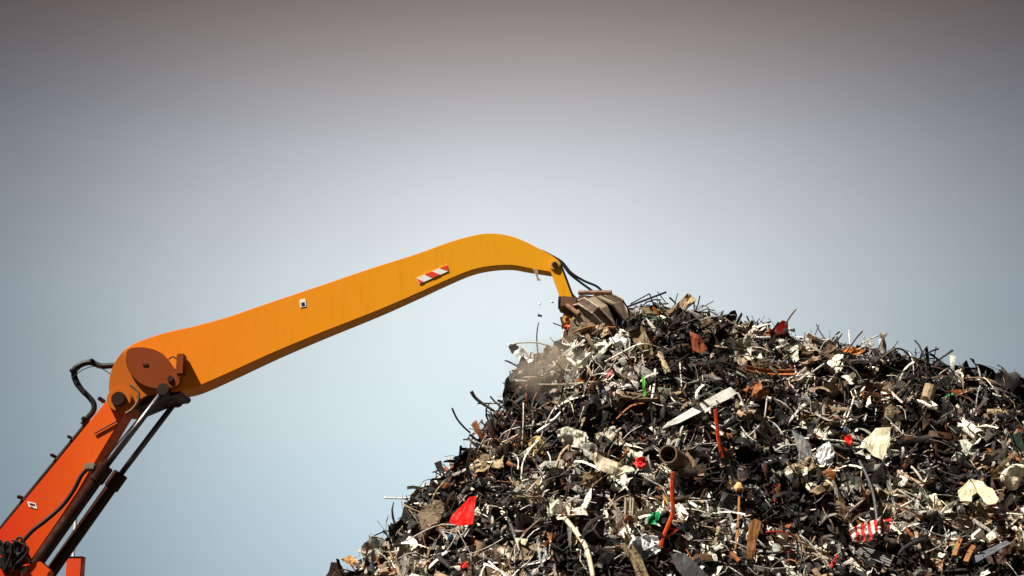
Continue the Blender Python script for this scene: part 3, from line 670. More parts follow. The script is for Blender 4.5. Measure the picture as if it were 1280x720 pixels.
def rod(name, label, cat, pts, m, rpx, lift=0.25, seg=8, phrase=None, rend=None, smooth=True, flat=None, group=None):
    hs = [hit(*p) for p in pts]; ts = [((h - C0).dot(FWD)) for h, ok in hs]; oks = [ok for h, ok in hs]
    good = [t for t, ok in zip(ts, oks) if ok] or ts
    if not all(oks): t0 = t1 = min(good)
    else: t0, t1 = ts[0], ts[-1]
    n = len(pts); lo = 0
    for i, t in enumerate(ts):
        if oks[i]: lo = min(lo, t - (t0 + (t1 - t0) * i / (n - 1)))
    W = []
    for i, (x, y) in enumerate(pts):
        d = ray(x, y); W.append(C0 + d * (t0 + (t1 - t0) * i / (n - 1) + max(lo, -0.35) - lift))
    c = sum(W, Vector()) / n; W = [q_ - c for q_ in W]
    path = crom(W, 5) if n > 2 else [W[0].lerp(W[-1], k / 4) + Vector((0, 0, 0.01 * math.sin(k))) for k in range(5)]
    r = rpx * good[0] / FPX; bm = bmesh.new(); tube_geo(bm, path, r, seg, True, None if rend is None else rend * good[0] / FPX)
    if flat:
        for v_ in bm.verts: pass
    if phrase: landmark(sum(p[0] for p in pts) / n, sum(p[1] for p in pts) / n, phrase)
    return tag(bm_obj(name, bm, m, None, c, smooth), label, cat, group)
def lump(name, label, cat, px, py, wpx, hpx, m, lift=0.15, phrase=None, sub=3, rough=0.3, group=None):
    p, ok = hit(px, py); v = -ray(px, py).normalized(); p = p + v * lift; d = (p - C0).dot(FWD)
    V, F = t_chunk(sub, rough, 0.9); V = np.array(V); ext = V.max(0) - V.min(0); V = V / ext * np.array([wpx, min(wpx, hpx), hpx]) * d / FPX
    me = bpy.data.meshes.new(name); me.from_pydata(V.tolist(), [], F); me.materials.append(m)
    if phrase: landmark(px, py, phrase)
    return tag(link(name, me, None, p), label, cat, group)

PLK = pm('white_plank_paint', (0.80, 0.77, 0.70), dirt=0.10); WHT = pm('chalky_white', (0.78, 0.75, 0.68), dirt=0.3); CRM = pm('cream_foam', (0.74, 0.66, 0.46), dirt=0.3); REDM = pm('bright_red_paint', (0.72, 0.018, 0.012), rough=0.4, dirt=0.2)
ORG = pm('orange_red_paint', (0.70, 0.075, 0.015), rough=0.45, dirt=0.5); GRN = pm('green_plastic', (0.02, 0.30, 0.11), rough=0.4, dirt=0.25); LGRN = pm('light_green_plastic', (0.10, 0.42, 0.05), rough=0.4, dirt=0.2)
GRY = pm('grey_sheet', (0.20, 0.20, 0.195), 0.3, 0.5); DGY = pm('dark_grey_sheet', (0.07, 0.07, 0.072), 0.2, 0.5); SIL = pm('bright_silver_sheet', (0.60, 0.60, 0.58), 0.35, 0.4, 0.3)
TAN = pm('tan_sheet', (0.34, 0.24, 0.145), 0.0, 0.65, 0.35); OLV = pm('olive_brown_sheet', (0.12, 0.085, 0.035), 0.0, 0.55, 0.4); BLK = pm('black_sheet', (0.013, 0.012, 0.012), 0.0, 0.5, 0.4)
RST = pm('red_rust_plate', (0.26, 0.062, 0.022), 0.0, 0.7, 0.35); ORR = pm('orange_rust', (0.48, 0.15, 0.025), 0.0, 0.7, 0.35); BRN = pm('brown_board', (0.22, 0.095, 0.03), 0.0, 0.7, 0.35)
PAL_W = pm('pale_wood', (0.50, 0.42, 0.30), 0.0, 0.7, 0.35); STR = pm('red_white_cloth', (0.62, 0.56, 0.48), 0, 0.7, 0.6, stripes=(3.2, (0.45, 0.02, 0.02))); BLU = pm('blue_plastic', (0.03, 0.10, 0.16), 0, 0.4, 0.3)
PNK = pm('pink_plastic', (0.70, 0.20, 0.22), 0, 0.5, 0.2); PEACH = pm('peach_box', (0.66, 0.36, 0.14), 0, 0.6, 0.3); MUD = pm('muddy_brown', (0.13, 0.085, 0.055), 0, 0.8, 0.4)

landmark(745, 395, 'the grab')
sheet('plank', 'white tapering plank lying diagonally at the middle of the heap', 'plank', [(829, 535), (836, 527), (868, 508), (900, 490), (913, 484), (922, 491), (912, 498), (880, 513), (850, 528)], PLK, 0.7, 0.008, 0.62, 0.03, ends=((832, 532), (915, 490)), phrase='the white tapering plank')
sheet('red_sheet', 'bright red torn sheet on the lower left of the heap', 'metal sheet', [(561, 653), (566, 644), (578, 632), (587, 621), (596, 620), (594, 633), (592, 655), (575, 658)], REDM, 0.7, 0.03, 0.58, phrase='the red torn sheet')
def orange_bar(pts, tri, label, ph):
    h, _ = hit(*pts[len(pts) // 2]); dd = (h - C0).dot(FWD) - 0.62; root = tag(link('orange_bar', None), label, 'steel bar'); W = [C0 + ray(*p) * dd for p in pts]; root.location = W[0]
    bm = bmesh.new(); tube_geo(bm, [q_ - W[0] for q_ in crom(W, 3)], 0.031, 6); bm_obj('bar', bm, ORG, root)
    T = [C0 + ray(*p) * dd - W[0] for p in tri]; bm = bmesh.new(); tube_geo(bm, T + [T[0]], 0.022, 6); bm_obj('triangular_gusset', bm, ORG, root); landmark(*pts[len(pts) // 2], ph)
orange_bar([(841, 590), (840, 612), (841, 640), (836, 655), (829, 672), (827, 684)], [(833, 660), (847, 662), (829, 674)], 'long orange-red bent bar with a triangle at its foot, below the open pipe', 'the long orange-red bar')
orange_bar([(894, 512), (896, 530), (899, 556), (904, 572)], [(899, 556), (908, 563), (903, 570)], 'short orange-red bent bar with a small triangle, right of the long one', 'the short orange-red bar')
# open pipe end
p, _ = hit(845, 574); p = p - ray(845, 574).normalized() * 0.55; V, F = t_pipe(0.16, 20); me = bpy.data.meshes.new('open_pipe'); me.from_pydata((np.array(V) * 0.9).tolist(), [], F); me.materials.append(MUD)
o = tag(link('open_pipe', me, None, p), 'dark rusty pipe with its open end facing out, above the orange-red bar', 'pipe'); o.rotation_euler = (Vector((-0.35, -0.9, 0.05))).to_track_quat('X', 'Z').to_euler(); landmark(845, 574, 'the open dark pipe')
sheet('green_crumple', 'crumpled green plastic scrap left of the long orange-red bar', 'plastic scrap', [(808, 650), (816, 641), (824, 638), (825, 648), (819, 658), (812, 656)], GRN, 0.7, 0.08, 0.4, phrase='the green crumple')
sheet('green_strip', 'thin light green upright strip above the white tapering plank', 'plastic scrap', [(803, 470), (806, 474), (808, 494), (804, 496)], LGRN, 0.8, 0.03, 0.4, phrase='the light green strip')
rod('white_rod', 'short white upright rod right of the light green strip', 'rod', [(819, 462), (818, 480), (815, 498)], WHT, 1.5, 0.4)
sheet('dark_sheet', 'dark grey bent panel at the bottom edge of the heap below the orange-red bar', 'metal sheet', [(838, 692), (856, 691), (878, 712), (890, 728), (862, 730), (846, 712)], DGY, 0.6, 0.02, 0.4, phrase='the dark grey bent panel')
# ribbed panel with slats
def slatted(name, label, cat, corners, m, nsl, gap, lift, ph, facing=0.6, rail=True):
    cx = sum(p[0] for p in corners) / 4; cy = sum(p[1] for p in corners) / 4; n, p, ok = face_normal(cx, cy, facing); p = p - ray(cx, cy).normalized() * lift
    W = []
    for x, y in corners: d = ray(x, y); W.append(C0 + d * ((p - C0).dot(n) / d.dot(n)) - p)
    root = tag(link(name, None), label, cat); root.location = p
    for i in range(nsl):
        a, b = i / nsl + gap / 2 / nsl, (i + 1) / nsl - gap / 2 / nsl
        q = [W[0].lerp(W[1], a), W[0].lerp(W[1], b), W[3].lerp(W[2], b), W[3].lerp(W[2], a)]; j = n * rnd(-.02, .03)
        bm = bmesh.new(); A_ = [bm.verts.new(v_ + j) for v_ in q]; B_ = [bm.verts.new(v_ + j - n * 0.03) for v_ in q]
        bm.faces.new(A_); bm.faces.new(B_[::-1])
        for k in range(4): bm.faces.new((A_[k], B_[k], B_[(k + 1) % 4], A_[(k + 1) % 4]))
        bm_obj('slat', bm, m, root)
    if rail:
        for f_ in (0.15, 0.85):
            a, b = W[0].lerp(W[3], f_), W[1].lerp(W[2], f_); bm = bmesh.new(); tube_geo(bm, [a - n * 0.06, b - n * 0.06], 0.03, 4); bm_obj('rail', bm, m, root)
    landmark(cx, cy, ph)
slatted('steel_grating', 'grey ribbed steel grating lying near the bottom right below the striped cloth', 'grating', [(1070, 690), (1076, 683), (1118, 694), (1112, 708)], GRY, 5, 0.3, 0.42, 'the grey ribbed grating')
slatted('slat_bundle', 'upright pale grey slats standing left of the green crumple', 'panel', [(780, 622), (793, 622), (791, 656), (779, 655)], PAL_W, 4, 0.4, 0.4, 'the upright grey slats', 0.8, False)
slatted('finned_radiator', 'crushed grey finned radiator lying just under the crest', 'radiator', [(1032, 452), (1092, 440), (1096, 450), (1036, 464)], GRY, 14, 0.35, 0.35, 'the grey finned radiator', 0.6)
sheet('striped_cloth', 'crumpled red and white striped cloth near the bottom right', 'cloth', [(1062, 665), (1075, 654), (1100, 648), (1118, 655), (1112, 664), (1095, 668), (1084, 682), (1068, 678)], STR, 0.7, 0.13, 0.34, phrase='the striped cloth', cuts=3)
sheet('red_cloth', 'small dark red rag on the right tip of the striped cloth', 'cloth', [(1100, 650), (1114, 648), (1116, 656), (1104, 659)], REDM, 0.7, 0.08, 0.5)
lump('white_boulder', 'large rounded off-white lump at the right edge of the heap', 'rubble', 1267, 597, 32, 34, CRM, 0.3, 'the large off-white lump')
lump('cream_block', 'upright pointed cream block left of the cream slabs', 'rubble', 1167, 632, 20, 33, CRM, 0.3, 'the pointed cream block', rough=0.4)
sheet('cream_slab', 'cream slab tilted to the right, beside the large off-white lump', 'foam slab', [(1213, 599), (1230, 604), (1248, 622), (1246, 630), (1234, 632), (1222, 616)], CRM, 0.7, 0.02, 0.4, 0.08, phrase='the tilted cream slab')
sheet('cream_slab', 'cream slab tilted to the left, touching the right-tilted one', 'foam slab', [(1197, 614), (1212, 600), (1220, 614), (1214, 628), (1200, 627)], CRM, 0.7, 0.03, 0.38, 0.07)
sheet('cream_sheet', 'large cream torn sheet hanging on the right part of the heap', 'sheet', [(1086, 545), (1095, 535), (1113, 534), (1112, 556), (1103, 575), (1092, 570), (1082, 560)], CRM, 0.75, 0.03, 0.4, phrase='the large cream sheet')
sheet('grey_sheet', 'bent mid-grey sheet pointing down, left of the large cream sheet', 'metal sheet', [(990, 538), (1004, 546), (1013, 556), (1016, 585), (1002, 590), (998, 565)], GRY, 0.6, 0.03, 0.38, phrase='the bent grey sheet')
sheet('crumpled_grey_sheet', 'crumpled light grey sheet right of the bent grey sheet', 'metal sheet', [(1022, 560), (1036, 552), (1044, 566), (1038, 580), (1026, 584), (1020, 572)], SIL, 0.6, 0.08, 0.38, cuts=3)
# welded mesh on the crest
MR = tag(link('wire_mesh', None), 'black welded wire mesh sticking up from the crest right of the grab', 'wire mesh'); mp_ = [C0 + ray(x, y) * ((at(800, 385, YC - 0.2) - C0).dot(FWD)) for x, y in ((775, 387), (833, 365), (788, 380), (812, 367), (798, 373), (822, 365), (832, 378), (806, 371), (818, 385))]
MR.location = mp_[0]
for a, b, r in ((0, 1, .018), (2, 3, .011), (4, 4, .01), (5, 6, .009), (3, 8, .011)):
    if a != b: bm = bmesh.new(); tube_geo(bm, [mp_[a] - mp_[0], mp_[b] - mp_[0]], r, 6); bm_obj('bar', bm, M_RUB, MR)
landmark(805, 375, 'the wire mesh')
sheet('bent_channel', 'tan bent metal plate pointing up right out of the crest', 'metal sheet', [(815, 398), (838, 390), (846, 380), (860, 366), (870, 374), (862, 384), (850, 392), (842, 402), (825, 408)], TAN, 0.9, 0.05, 0.1, 0.03, (0.4, 0.3), 'the tan plate on the crest')
sheet('black_flap', 'black torn flap on the crest under the tan plate', 'metal sheet', [(838, 392), (850, 384), (861, 396), (850, 410), (842, 412)], BLK, 0.8, 0.06, 0.3)
sheet('tan_edge', 'ragged olive strip lying along the crest between grab and tan plate', 'metal sheet', [(780, 396), (800, 384), (830, 386), (846, 384), (838, 394), (812, 402), (790, 410)], OLV, 0.7, 0.08, 0.15)
sheet('olive_panel', 'dark olive boxy panel just right of the grab', 'panel', [(784, 412), (803, 408), (812, 428), (818, 444), (808, 446), (790, 424)], OLV, 0.8, 0.03, 0.4, 0.04, (-0.3, 0.2), 'the olive panel')
lump('white_bag', 'crumpled white bag below the grab', 'bag', 773, 428, 25, 26, WHT, 0.35, 'the white bag', rough=0.8)
sheet('rust_plate', 'red-brown rusty plate under the crest right of the olive panel', 'metal plate', [(862, 414), (874, 420), (884, 436), (876, 442), (866, 438)], RST, 0.7, 0.04, 0.4, phrase='the red-brown rusty plate')
sheet('folded_sheet', 'folded dark sheet with a pale upper edge on the crest right of the tan plate', 'metal sheet', [(868, 405), (885, 398), (900, 408), (898, 416), (880, 418)], MUD, 0.6, 0.08, 0.25)
lump('rust_lump', 'orange rusted lump on the crest at the right edge', 'scrap lump', 1262, 487, 24, 22, ORR, 0.2, 'the orange rusted lump', rough=0.7)
sheet('orange_sheet', 'orange rusted flap on the crest above the finned radiator', 'metal sheet', [(1050, 438), (1066, 434), (1082, 438), (1074, 444), (1056, 444)], ORR, 0.7, 0.06, 0.1, phrase='the orange rusted flap')
sheet('dark_hood', 'dark brown pointed sheet on the crest left of the orange rusted flap', 'metal sheet', [(1024, 442), (1036, 429), (1050, 436), (1056, 444), (1040, 450)], MUD, 0.7, 0.05, 0.1)
sheet('black_hood', 'black pointed sheet on the crest near the right edge', 'metal sheet', [(1162, 468), (1178, 452), (1196, 464), (1204, 482), (1184, 480)], BLK, 0.7, 0.06, 0.1)
rod('steel_rod', 'dark straight rod sticking up right from the crest', 'rod', [(1160, 460), (1191, 437)], DGY, 1.6, 0.05, phrase='the rod on the crest')
rod('arched_cable', 'dark arched cable looping over the crest beside the straight rod', 'cable', [(1104, 448), (1116, 437), (1128, 437), (1138, 446), (1146, 458)], BLK, 1.2, 0.05)
rod('grey_rod', 'thin pale grey rod sticking out left from the heap', 'rod', [(480, 622), (498, 623), (512, 622), (528, 618)], SIL, 1.1, 0.05, phrase='the rod sticking out left')
rod('black_stub', 'short thick black bar below the pale rod sticking out left', 'bar', [(505, 630), (522, 630)], BLK, 2.4, 0.05, 8)
rod('charred_pole', 'charred pole with a thick black head on the left slope', 'pole', [(589, 489), (594, 497), (604, 505), (618, 514)], DGY, 2.4, 0.05, phrase='the charred pole', rend=1.6)
rod('bent_bar', 'thin bent black bar sticking up at the far left of the slope', 'bar', [(565, 510), (571, 523), (580, 534), (588, 541)], BLK, 1.2, 0.05)
rod('leaning_bar', 'long thin dark bar leaning right on the left slope', 'bar', [(604, 536), (622, 514), (640, 494), (646, 486)], BLK, 1.2, 0.15)
sheet('pale_flap', 'crumpled pale grey flap jutting out left near the top', 'metal sheet', [(635, 430), (640, 427), (652, 436), (672, 446), (668, 458), (655, 453), (645, 446), (638, 440)], SIL, 0.6, 0.07, 0.2, tilt=(-0.5, 0.5), phrase='the pale jutting flap', cuts=3)
TAN2 = pm('dusty_tan_sheet', (0.22, 0.15, 0.09), 0.0, 0.75, 0.55)
sheet('tan_sheet', 'tall tan bent sheet facing left below the grab', 'metal sheet', [(645, 490), (650, 468), (660, 452), (672, 444), (676, 462), (668, 484), (656, 492)], TAN2, 0.6, 0.10, 0.28, 0.02, (-0.3, 0), 'the tall tan sheet', 3)
sheet('tan_sheet', 'ragged dusty tan sheet right of the tall tan one, below the grab', 'metal sheet', [(670, 446), (684, 434), (698, 432), (704, 452), (694, 474), (676, 480)], TAN2, 0.6, 0.12, 0.28, 0.02, (-0.2, 0.2), None, 3)
sheet('tan_box', 'small light tan box end right of the tall tan sheet', 'box', [(692, 460), (702, 445), (712, 452), (704, 464)], TAN, 0.8, 0.01, 0.4, 0.06)
rod('red_tipped_bar', 'pale horizontal bar with dark end right of the tall tan sheet', 'bar', [(674, 481), (700, 481), (726, 479), (760, 476)], PAL_W, 1.5, 0.4)
sheet('red_crumple', 'crumpled bright red scrap left of the open dark pipe', 'plastic scrap', [(792, 580), (796, 572), (806, 571), (808, 580), (800, 587)], REDM, 0.7, 0.1, 0.42, phrase='the red crumple', cuts=3)
sheet('cream_guard', 'curved cream sheet like a mudguard left of the red crumple', 'sheet', [(739, 572), (744, 566), (756, 572), (772, 578), (790, 584), (794, 590), (770, 593), (750, 588)], PAL_W, 0.6, 0.05, 0.4, phrase='the curved cream sheet')
sheet('cream_strip', 'upright cream strip standing above the curved cream sheet', 'strip', [(744, 542), (754, 540), (764, 572), (758, 586), (748, 574)], PAL_W, 0.7, 0.05, 0.4)
sheet('white_fabric', 'dirty white fabric heap left of the curved cream sheet', 'fabric', [(696, 540), (710, 534), (732, 540), (740, 556), (728, 566), (710, 562), (700, 552)], pm('dirty_fabric', (0.45, 0.41, 0.34), dirt=0.5), 0.6, 0.09, 0.38, phrase='the dirty white fabric', cuts=3)
sheet('pale_fabric', 'upright pale grey fabric between the curved cream sheet and the white plank', 'fabric', [(755, 536), (768, 532), (775, 545), (770, 566), (758, 560)], pm('dirty_fabric', (0, 0, 0)), 0.7, 0.07, 0.38, cuts=3)
sheet('brown_board', 'rust-brown split board standing upright below the short orange-red bar', 'board', [(936, 655), (944, 648), (952, 652), (946, 676), (942, 699), (932, 698)], BRN, 0.8, 0.03, 0.42, 0.03, phrase='the rust-brown board')
rod('brown_rod', 'thin upright brown rod left of the rust-brown board', 'rod', [(924, 622), (923, 650), (919, 688)], BRN, 1.6, 0.42)
rod('dark_pole', 'long thin dark pole running down past the striped cloth', 'pole', [(1066, 562), (1084, 596), (1094, 630), (1099, 690)], DGY, 1.8, 0.42, phrase='the long dark pole')
rod('pale_stick', 'pale wooden stick running down to the bottom edge', 'stick', [(706, 648), (722, 668), (734, 688), (742, 724)], PAL_W, 3.2, 0.4, 6, 'the pale stick')
sheet('silver_crumple', 'crumpled silver sheet below the green crumple', 'metal sheet', [(782, 690), (790, 674), (808, 668), (824, 672), (826, 688), (806, 698), (790, 700)], SIL, 0.6, 0.09, 0.38, phrase='the silver crumple', cuts=3)
lump('ochre_bit', 'small ochre lump right of the long orange-red bar', 'scrap lump', 923, 611, 14, 14, PEACH, 0.35)
for x, y, dx, lab in ((1197, 684, 7, 'upright brown wooden block near the bottom right'), (1212, 692, 10, 'leaning brown wooden block, right of the upright one')):
    rod('wooden_block', lab, 'wood block', [(x - dx / 2, y + 12), (x + dx / 2, y - 10)], BRN, 4.2, 0.42, 4, smooth=False)
sheet('blue_plank', 'dark blue-grey plank near the bottom right corner', 'plank', [(1208, 700), (1258, 676), (1264, 680), (1216, 706)], pm('blue_grey', (0.10, 0.12, 0.14)), 0.5, 0.01, 0.42, 0.03)
sheet('dark_green_panel', 'very dark green panel at the right edge above the off-white lump', 'panel', [(1262, 545), (1275, 540), (1284, 572), (1270, 576)], pm('dark_green', (0.012, 0.025, 0.015)), 0.7, 0.02, 0.42, 0.04)
sheet('red_bit', 'small bright red scrap left of the large cream sheet', 'scrap', [(1056, 546), (1063, 543), (1066, 556), (1058, 556)], REDM, 0.8, 0.08, 0.42, phrase='the small red scrap')
sheet('peach_box', 'orange-tan torn box at the bottom edge left of the red sheet', 'box', [(516, 711), (522, 707), (537, 710), (536, 724), (518, 724)], PEACH, 0.8, 0.03, 0.36, 0.05, phrase='the orange-tan box')
sheet('tan_flap', 'tan triangular flap near the lower left end of the slope', 'sheet', [(426, 699), (438, 694), (448, 702), (442, 710)], PEACH, 0.8, 0.05, 0.1, phrase='the tan flap at lower left')
sheet('grey_board', 'grey flat board beside the tan triangular flap', 'board', [(440, 722), (452, 700), (464, 694), (468, 702), (456, 724)], GRY, 0.6, 0.02, 0.25, 0.03)
sheet('brown_triangle', 'dark brown peaked panel at the bottom edge below the red sheet', 'panel', [(598, 722), (611, 703), (634, 722)], MUD, 0.8, 0.01, 0.4, 0.04, phrase='the brown peaked panel')
rod('white_edge', 'thin white strip along the top of the brown peaked panel', 'strip', [(611, 702), (622, 712), (636, 724)], WHT, 1.2, 0.45)
sheet('red_bit', 'small bright red scrap at the bottom edge below the red sheet', 'scrap', [(576, 704), (585, 702), (584, 710), (575, 711)], REDM, 0.8, 0.06, 0.42)
sheet('blue_bit', 'dark blue plastic scrap just below the red sheet', 'plastic scrap', [(558, 668), (566, 668), (570, 682), (562, 680)], BLU, 0.8, 0.06, 0.4)
sheet('pink_bit', 'small pink scrap above left of the light green strip', 'scrap', [(752, 468), (764, 462), (768, 466), (758, 473)], PNK, 0.8, 0.08, 0.42)
sheet('white_card', 'small cream card below the middle of the left slope', 'card', [(643, 672), (660, 674), (655, 684), (648, 688)], CRM, 0.8, 0.02, 0.42, phrase='the small cream card')
rod('curved_hose', 'dark grey curved hose running down right of the red sheet', 'hose', [(632, 640), (640, 660), (650, 690), (662, 722)], DGY, 2.2, 0.42, phrase='the curved hose')
rod('white_bent_strip', 'white bent strip slanting below the tall tan sheet', 'strip', [(672, 540), (690, 527), (704, 512), (716, 494)], WHT, 2.2, 0.4, 5, 'the white bent strip', 1.4)
rod('white_hooked_strip', 'white hooked strip hanging right of the small light tan box', 'strip', [(708, 447), (718, 455), (723, 466), (720, 478)], WHT, 2.2, 0.4, 5)
lump('yellow_foam', 'yellowish torn foam lump on the left slope', 'foam', 672, 560, 24, 30, pm('yellow_foam', (0.5, 0.36, 0.16), dirt=0.5), 0.3, 'the yellowish foam lump', rough=0.9)
rod('grey_pipe', 'long light grey pipe slanting right from the short orange-red bar', 'pipe', [(935, 585), (960, 578), (985, 572)], SIL, 2.6, 0.4, 8)
sheet('cream_scrap', 'small cream scrap above the striped cloth', 'scrap', [(1028, 602), (1036, 598), (1042, 606), (1034, 614)], CRM, 0.8, 0.05, 0.42)
sheet('red_rag', 'small orange-red rag at the foot of the grab link', 'rag', [(703, 408), (712, 404), (722, 408), (716, 413), (706, 413)], ORG, 0.8, 0.08, 0.55)
lump('white_scrap', 'small white lump beside the orange-red rag under the grab', 'scrap lump', 710, 413, 12, 8, WHT, 0.55, rough=0.8)
rod('grab_rod', 'dark short hose end poking up between grab and wire mesh', 'hose', [(763, 371), (770, 374), (778, 380)], BLK, 1.7, 0.1)
CLAMP = [([(722, 412), (730, 402), (742, 404), (748, 414), (736, 420)], MUD, 'dark bent sheet wedged under the left tine of the grab'), ([(744, 408), (756, 404), (764, 416), (752, 422)], TAN, 'tan folded sheet wedged under the middle of the grab'),
    ([(776, 404), (786, 394), (798, 398), (796, 412), (782, 414)], BLK, 'black torn sheet pushed against the right side of the grab'), ([(786, 388), (798, 382), (806, 390), (796, 398)], GRY, 'grey crumpled sheet between the grab and the wire mesh')]
for pts, m_, lab in CLAMP: sheet('clamped_sheet', lab, 'metal sheet', pts, m_, 0.7, 0.10, 0.85, cuts=3)
rod('clamped_bar', 'rusty thin bar sticking out across the front of the grab', 'bar', [(716, 416), (740, 408), (770, 410)], BRN, 1.4, 1.0)
# bits dropping from the grab and a shred caught under the stick
for (x, y, s_, m_, lab) in ((675, 395, 3, BLK, 'tiny black fragment falling left of the grab'), (690, 377, 2.5, SIL, 'tiny grey shred falling nearest the grab link'), (675, 380, 2.5, SIL, 'tiny grey shred falling above the black fragment')):
    p = at(x, y, YA); k = s_ * 26.6 / FPX; V, F = t_sheet(4, 3, 0.35, 0.5); me = bpy.data.meshes.new('falling_fragment')
    bm = bmesh.new(); vs_ = [bm.verts.new(Vector(v_) * k * 2) for v_ in V]; [bm.faces.new([vs_[i] for i in f]) for f in F]; thicken(bm, 0.01); bm.to_mesh(me); bm.free(); me.materials.append(m_)
    o = tag(link('falling_fragment', me, None, p), lab, 'fragment'); o.rotation_euler = (1.2, rnd(-.6, .6), 0)
bm = bmesh.new(); q_ = P2([(665, 335), (672, 337), (673, 347), (676, 350), (672, 351), (669, 342)], YA - 0.20); prism(bm, q_, YA - 0.185)
c_ = q_[0].copy(); bmesh.ops.translate(bm, verts=bm.verts, vec=-c_); tag(bm_obj('torn_shred', bm, TAN, None, c_), 'torn pale shred hanging under the tip of the stick', 'shred')

# ---------------------------------------------------------------- the larger loose pieces, one object each
def solid(VF, th):
    V, F = VF; bm = bmesh.new(); vs_ = [bm.verts.new(v_) for v_ in V]
    for f in F: bm.faces.new([vs_[i] for i in f])
    thicken(bm, th); return bm_arr(bm)
def meshes(name, fs):
    res = []
    for V, F in fs:
        me = bpy.data.meshes.new(name); me.from_pydata([tuple(v_) for v_ in V], [], [tuple(f) for f in F]); me.materials.append(M_PIECE); res.append(me)
    return res
KINDS = [ # name, count, phrase, category, group, meshes, size range, tilt
    ('crumpled_sheet', 130, 'crumpled sheet', 'metal sheet', 'larger crumpled sheets on the heap', meshes('crumpled_sheet', [solid(t_sheet(12, 9, rnd(.22, .45)), .015) for _ in range(24)]), (0.30, 0.85), 0.40),
    ('bent_strip', 50, 'bent metal strip', 'metal strip', 'larger bent strips on the heap', meshes('bent_strip', [solid(t_strip(7, 0.4, rnd(.03, .07)), .015) for _ in range(12)]), (0.4, 1.0), 0.4),
    ('bent_rod', 45, 'bent rod', 'rod', 'larger bent rods on the heap', meshes('bent_rod', [t_tube(7, 0.18, rnd(.012, .02), 6) for _ in range(10)]), (0.5, 1.1), 0.14),
    ('steel_bar', 35, 'channel-shaped bar', 'steel bar', 'larger profile bars on the heap', meshes('steel_bar', [t_profile(random.choice(['angle', 'channel']), rnd(.05, .1), 3) for _ in range(10)]), (0.35, 0.9), 0.25),
    ('scrap_pipe', 22, 'short pipe', 'pipe', 'larger pipe pieces on the heap', meshes('scrap_pipe', [t_pipe(rnd(.08, .16), 12) for _ in range(6)]), (0.3, 0.7), 0.4),
    ('rubble_lump', 22, 'broken lump', 'rubble', 'larger broken lumps on the heap', meshes('rubble_lump', [t_chunk(2, .4) for _ in range(8)]), (0.2, 0.42), 0.8)]
spots = []
tries = 0
def free_spot():
    for _ in range(400):
        px, py = rnd(430, 1290), rnd(395, 735)
        p, ok = hit(px, py)
        if not ok or (p.y > YC + 0.3): continue
        dm = min([math.hypot(px - a, py - b) for a, b in spots] + [99]); dl = min(math.hypot(px - a, (py - b)) for a, b, _ in LAND)
        if dm > 15 and dl > 22: spots.append((px, py)); return px, py, p
    return None
used = set()
def describe(px, py, size, word, ph):
    near = sorted(LAND, key=lambda l: math.hypot(l[0] - px, l[1] - py))
    szw = 'large ' if size > 0.62 else ('small ' if size < 0.4 else '')
    for pref in ('', szw):
        for lx, ly, lp in near[:5]:
            dx, dy = px - lx, py - ly; dist = math.hypot(dx, dy)
            h_ = 'right' if dx > 0 else 'left'; v_ = 'below' if dy > 0 else 'above'
            if abs(dx) > 2 * abs(dy): dr = f'{h_} of'
            elif abs(dy) > 2 * abs(dx): dr = v_
            else: dr = f'{v_} and {h_} of'
            nw = 'just ' if dist < 45 else ''
            t_ = f'{pref}{word} {ph} {nw}{dr} {lp}'
            if t_ not in used: used.add(t_); return t_
    for lx, ly, lp in near[:4]:
        for l2 in near[1:7]:
            t_ = f'{word} {ph} near {lp} and {l2[2]}'
            if l2[2] != lp and t_ not in used: used.add(t_); return t_
    t_ = f'{word} {ph} at the fringe around {near[0][2]}'; used.add(t_); return t_
bias = BI(black=0.6, off_white=1.4, pale_silver=1.3, tan=1.3, orange_rust=1.1, red=0, green=0, blue=.4, ochre=0)
for name, cnt, ph, cat, grp, ms, (s0, s1), tl in KINDS:
    tints, ks = pick_tints(cnt, bias)
    for i in range(cnt):
        fs = free_spot()
        if fs is None: break
        px, py, p = fs; nr = hnormal(np.array([p.x]), np.array([p.y])); rot = rand_rot(nr, tl)[0]; size = s0 + (s1 - s0) * random.random() ** 1.6
        o = link(name, ms[i % len(ms)]); Mx = Matrix([list(r_) for r_ in rot]).to_4x4()
        o.matrix_world = Matrix.Translation(p + Vector(nr[0]) * rnd(0.08, 0.24)) @ Mx @ Matrix.Scale(size, 4)
        o.color = tuple(float(v_) for v_ in tints[i]); tag(o, describe(px, py, size, PAL[ks[i]][4], ph), cat, grp)

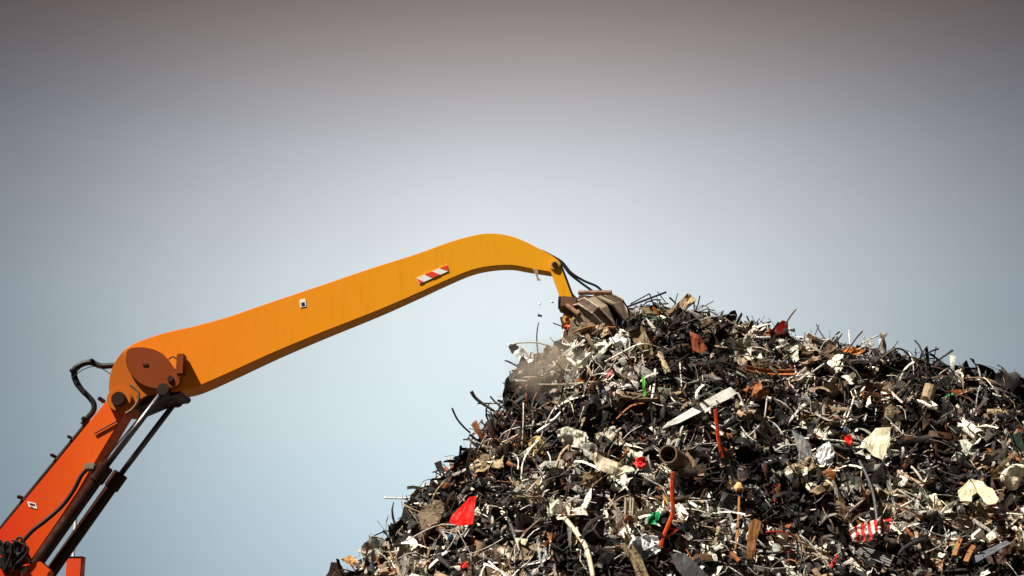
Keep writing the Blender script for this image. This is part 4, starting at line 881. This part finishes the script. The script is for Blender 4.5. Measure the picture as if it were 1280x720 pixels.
# ---------------------------------------------------------------- thin dust drifting off the scrap dropped below the grab
def dust():
    bm = bmesh.new(); bmesh.ops.create_icosphere(bm, subdivisions=3, radius=1.0)
    for v_ in bm.verts: v_.co *= 1 + 0.3 * mnoise.noise(v_.co * 1.7)
    for v_ in bm.verts: v_.co = Vector((v_.co.x * 0.75, v_.co.y * 0.5, v_.co.z * 0.62))
    m = bpy.data.materials.new('dust'); m.use_nodes = True; t = m.node_tree; t.nodes.clear()
    o_ = t.nodes.new('ShaderNodeOutputMaterial'); pv = t.nodes.new('ShaderNodeVolumePrincipled'); t.links.new(pv.outputs[0], o_.inputs['Volume'])
    pv.inputs['Color'].default_value = (0.62, 0.53, 0.43, 1); v = t.nodes.new('ShaderNodeTexCoord').outputs['Object']
    n = noise_node(t, v, 2.6, 3, 0.55); ln = t.nodes.new('ShaderNodeVectorMath'); ln.operation = 'LENGTH'
    mp = t.nodes.new('ShaderNodeMapping'); mp.inputs['Scale'].default_value = (1 / 0.75, 2.0, 1 / 0.62); t.links.new(v, mp.inputs[0]); t.links.new(mp.outputs[0], ln.inputs[0])
    fall = t.nodes.new('ShaderNodeMapRange'); fall.inputs['From Min'].default_value = 1.0; fall.inputs['From Max'].default_value = 0.25; fall.inputs['To Min'].default_value = 0; fall.inputs['To Max'].default_value = 1.1
    t.links.new(ln.outputs['Value'], fall.inputs[0])
    mu = t.nodes.new('ShaderNodeMath'); mu.operation = 'MULTIPLY'; t.links.new(ramp(t, n, 0.38, 0.72), mu.inputs[0]); t.links.new(fall.outputs[0], mu.inputs[1]); 
    m2 = t.nodes.new('ShaderNodeMath'); m2.operation = 'MULTIPLY'; t.links.new(mu.outputs[0], m2.inputs[0]); m2.inputs[1].default_value = 3.6; t.links.new(m2.outputs[0], pv.inputs['Density'])
    p, ok = hit(682, 458); o = bm_obj('dust_cloud', bm, m, None, p - ray(682, 455).normalized() * 0.8); tag(o, 'thin brown dust hanging below the grab at the upper left of the heap', 'dust', kind='stuff')
dust()
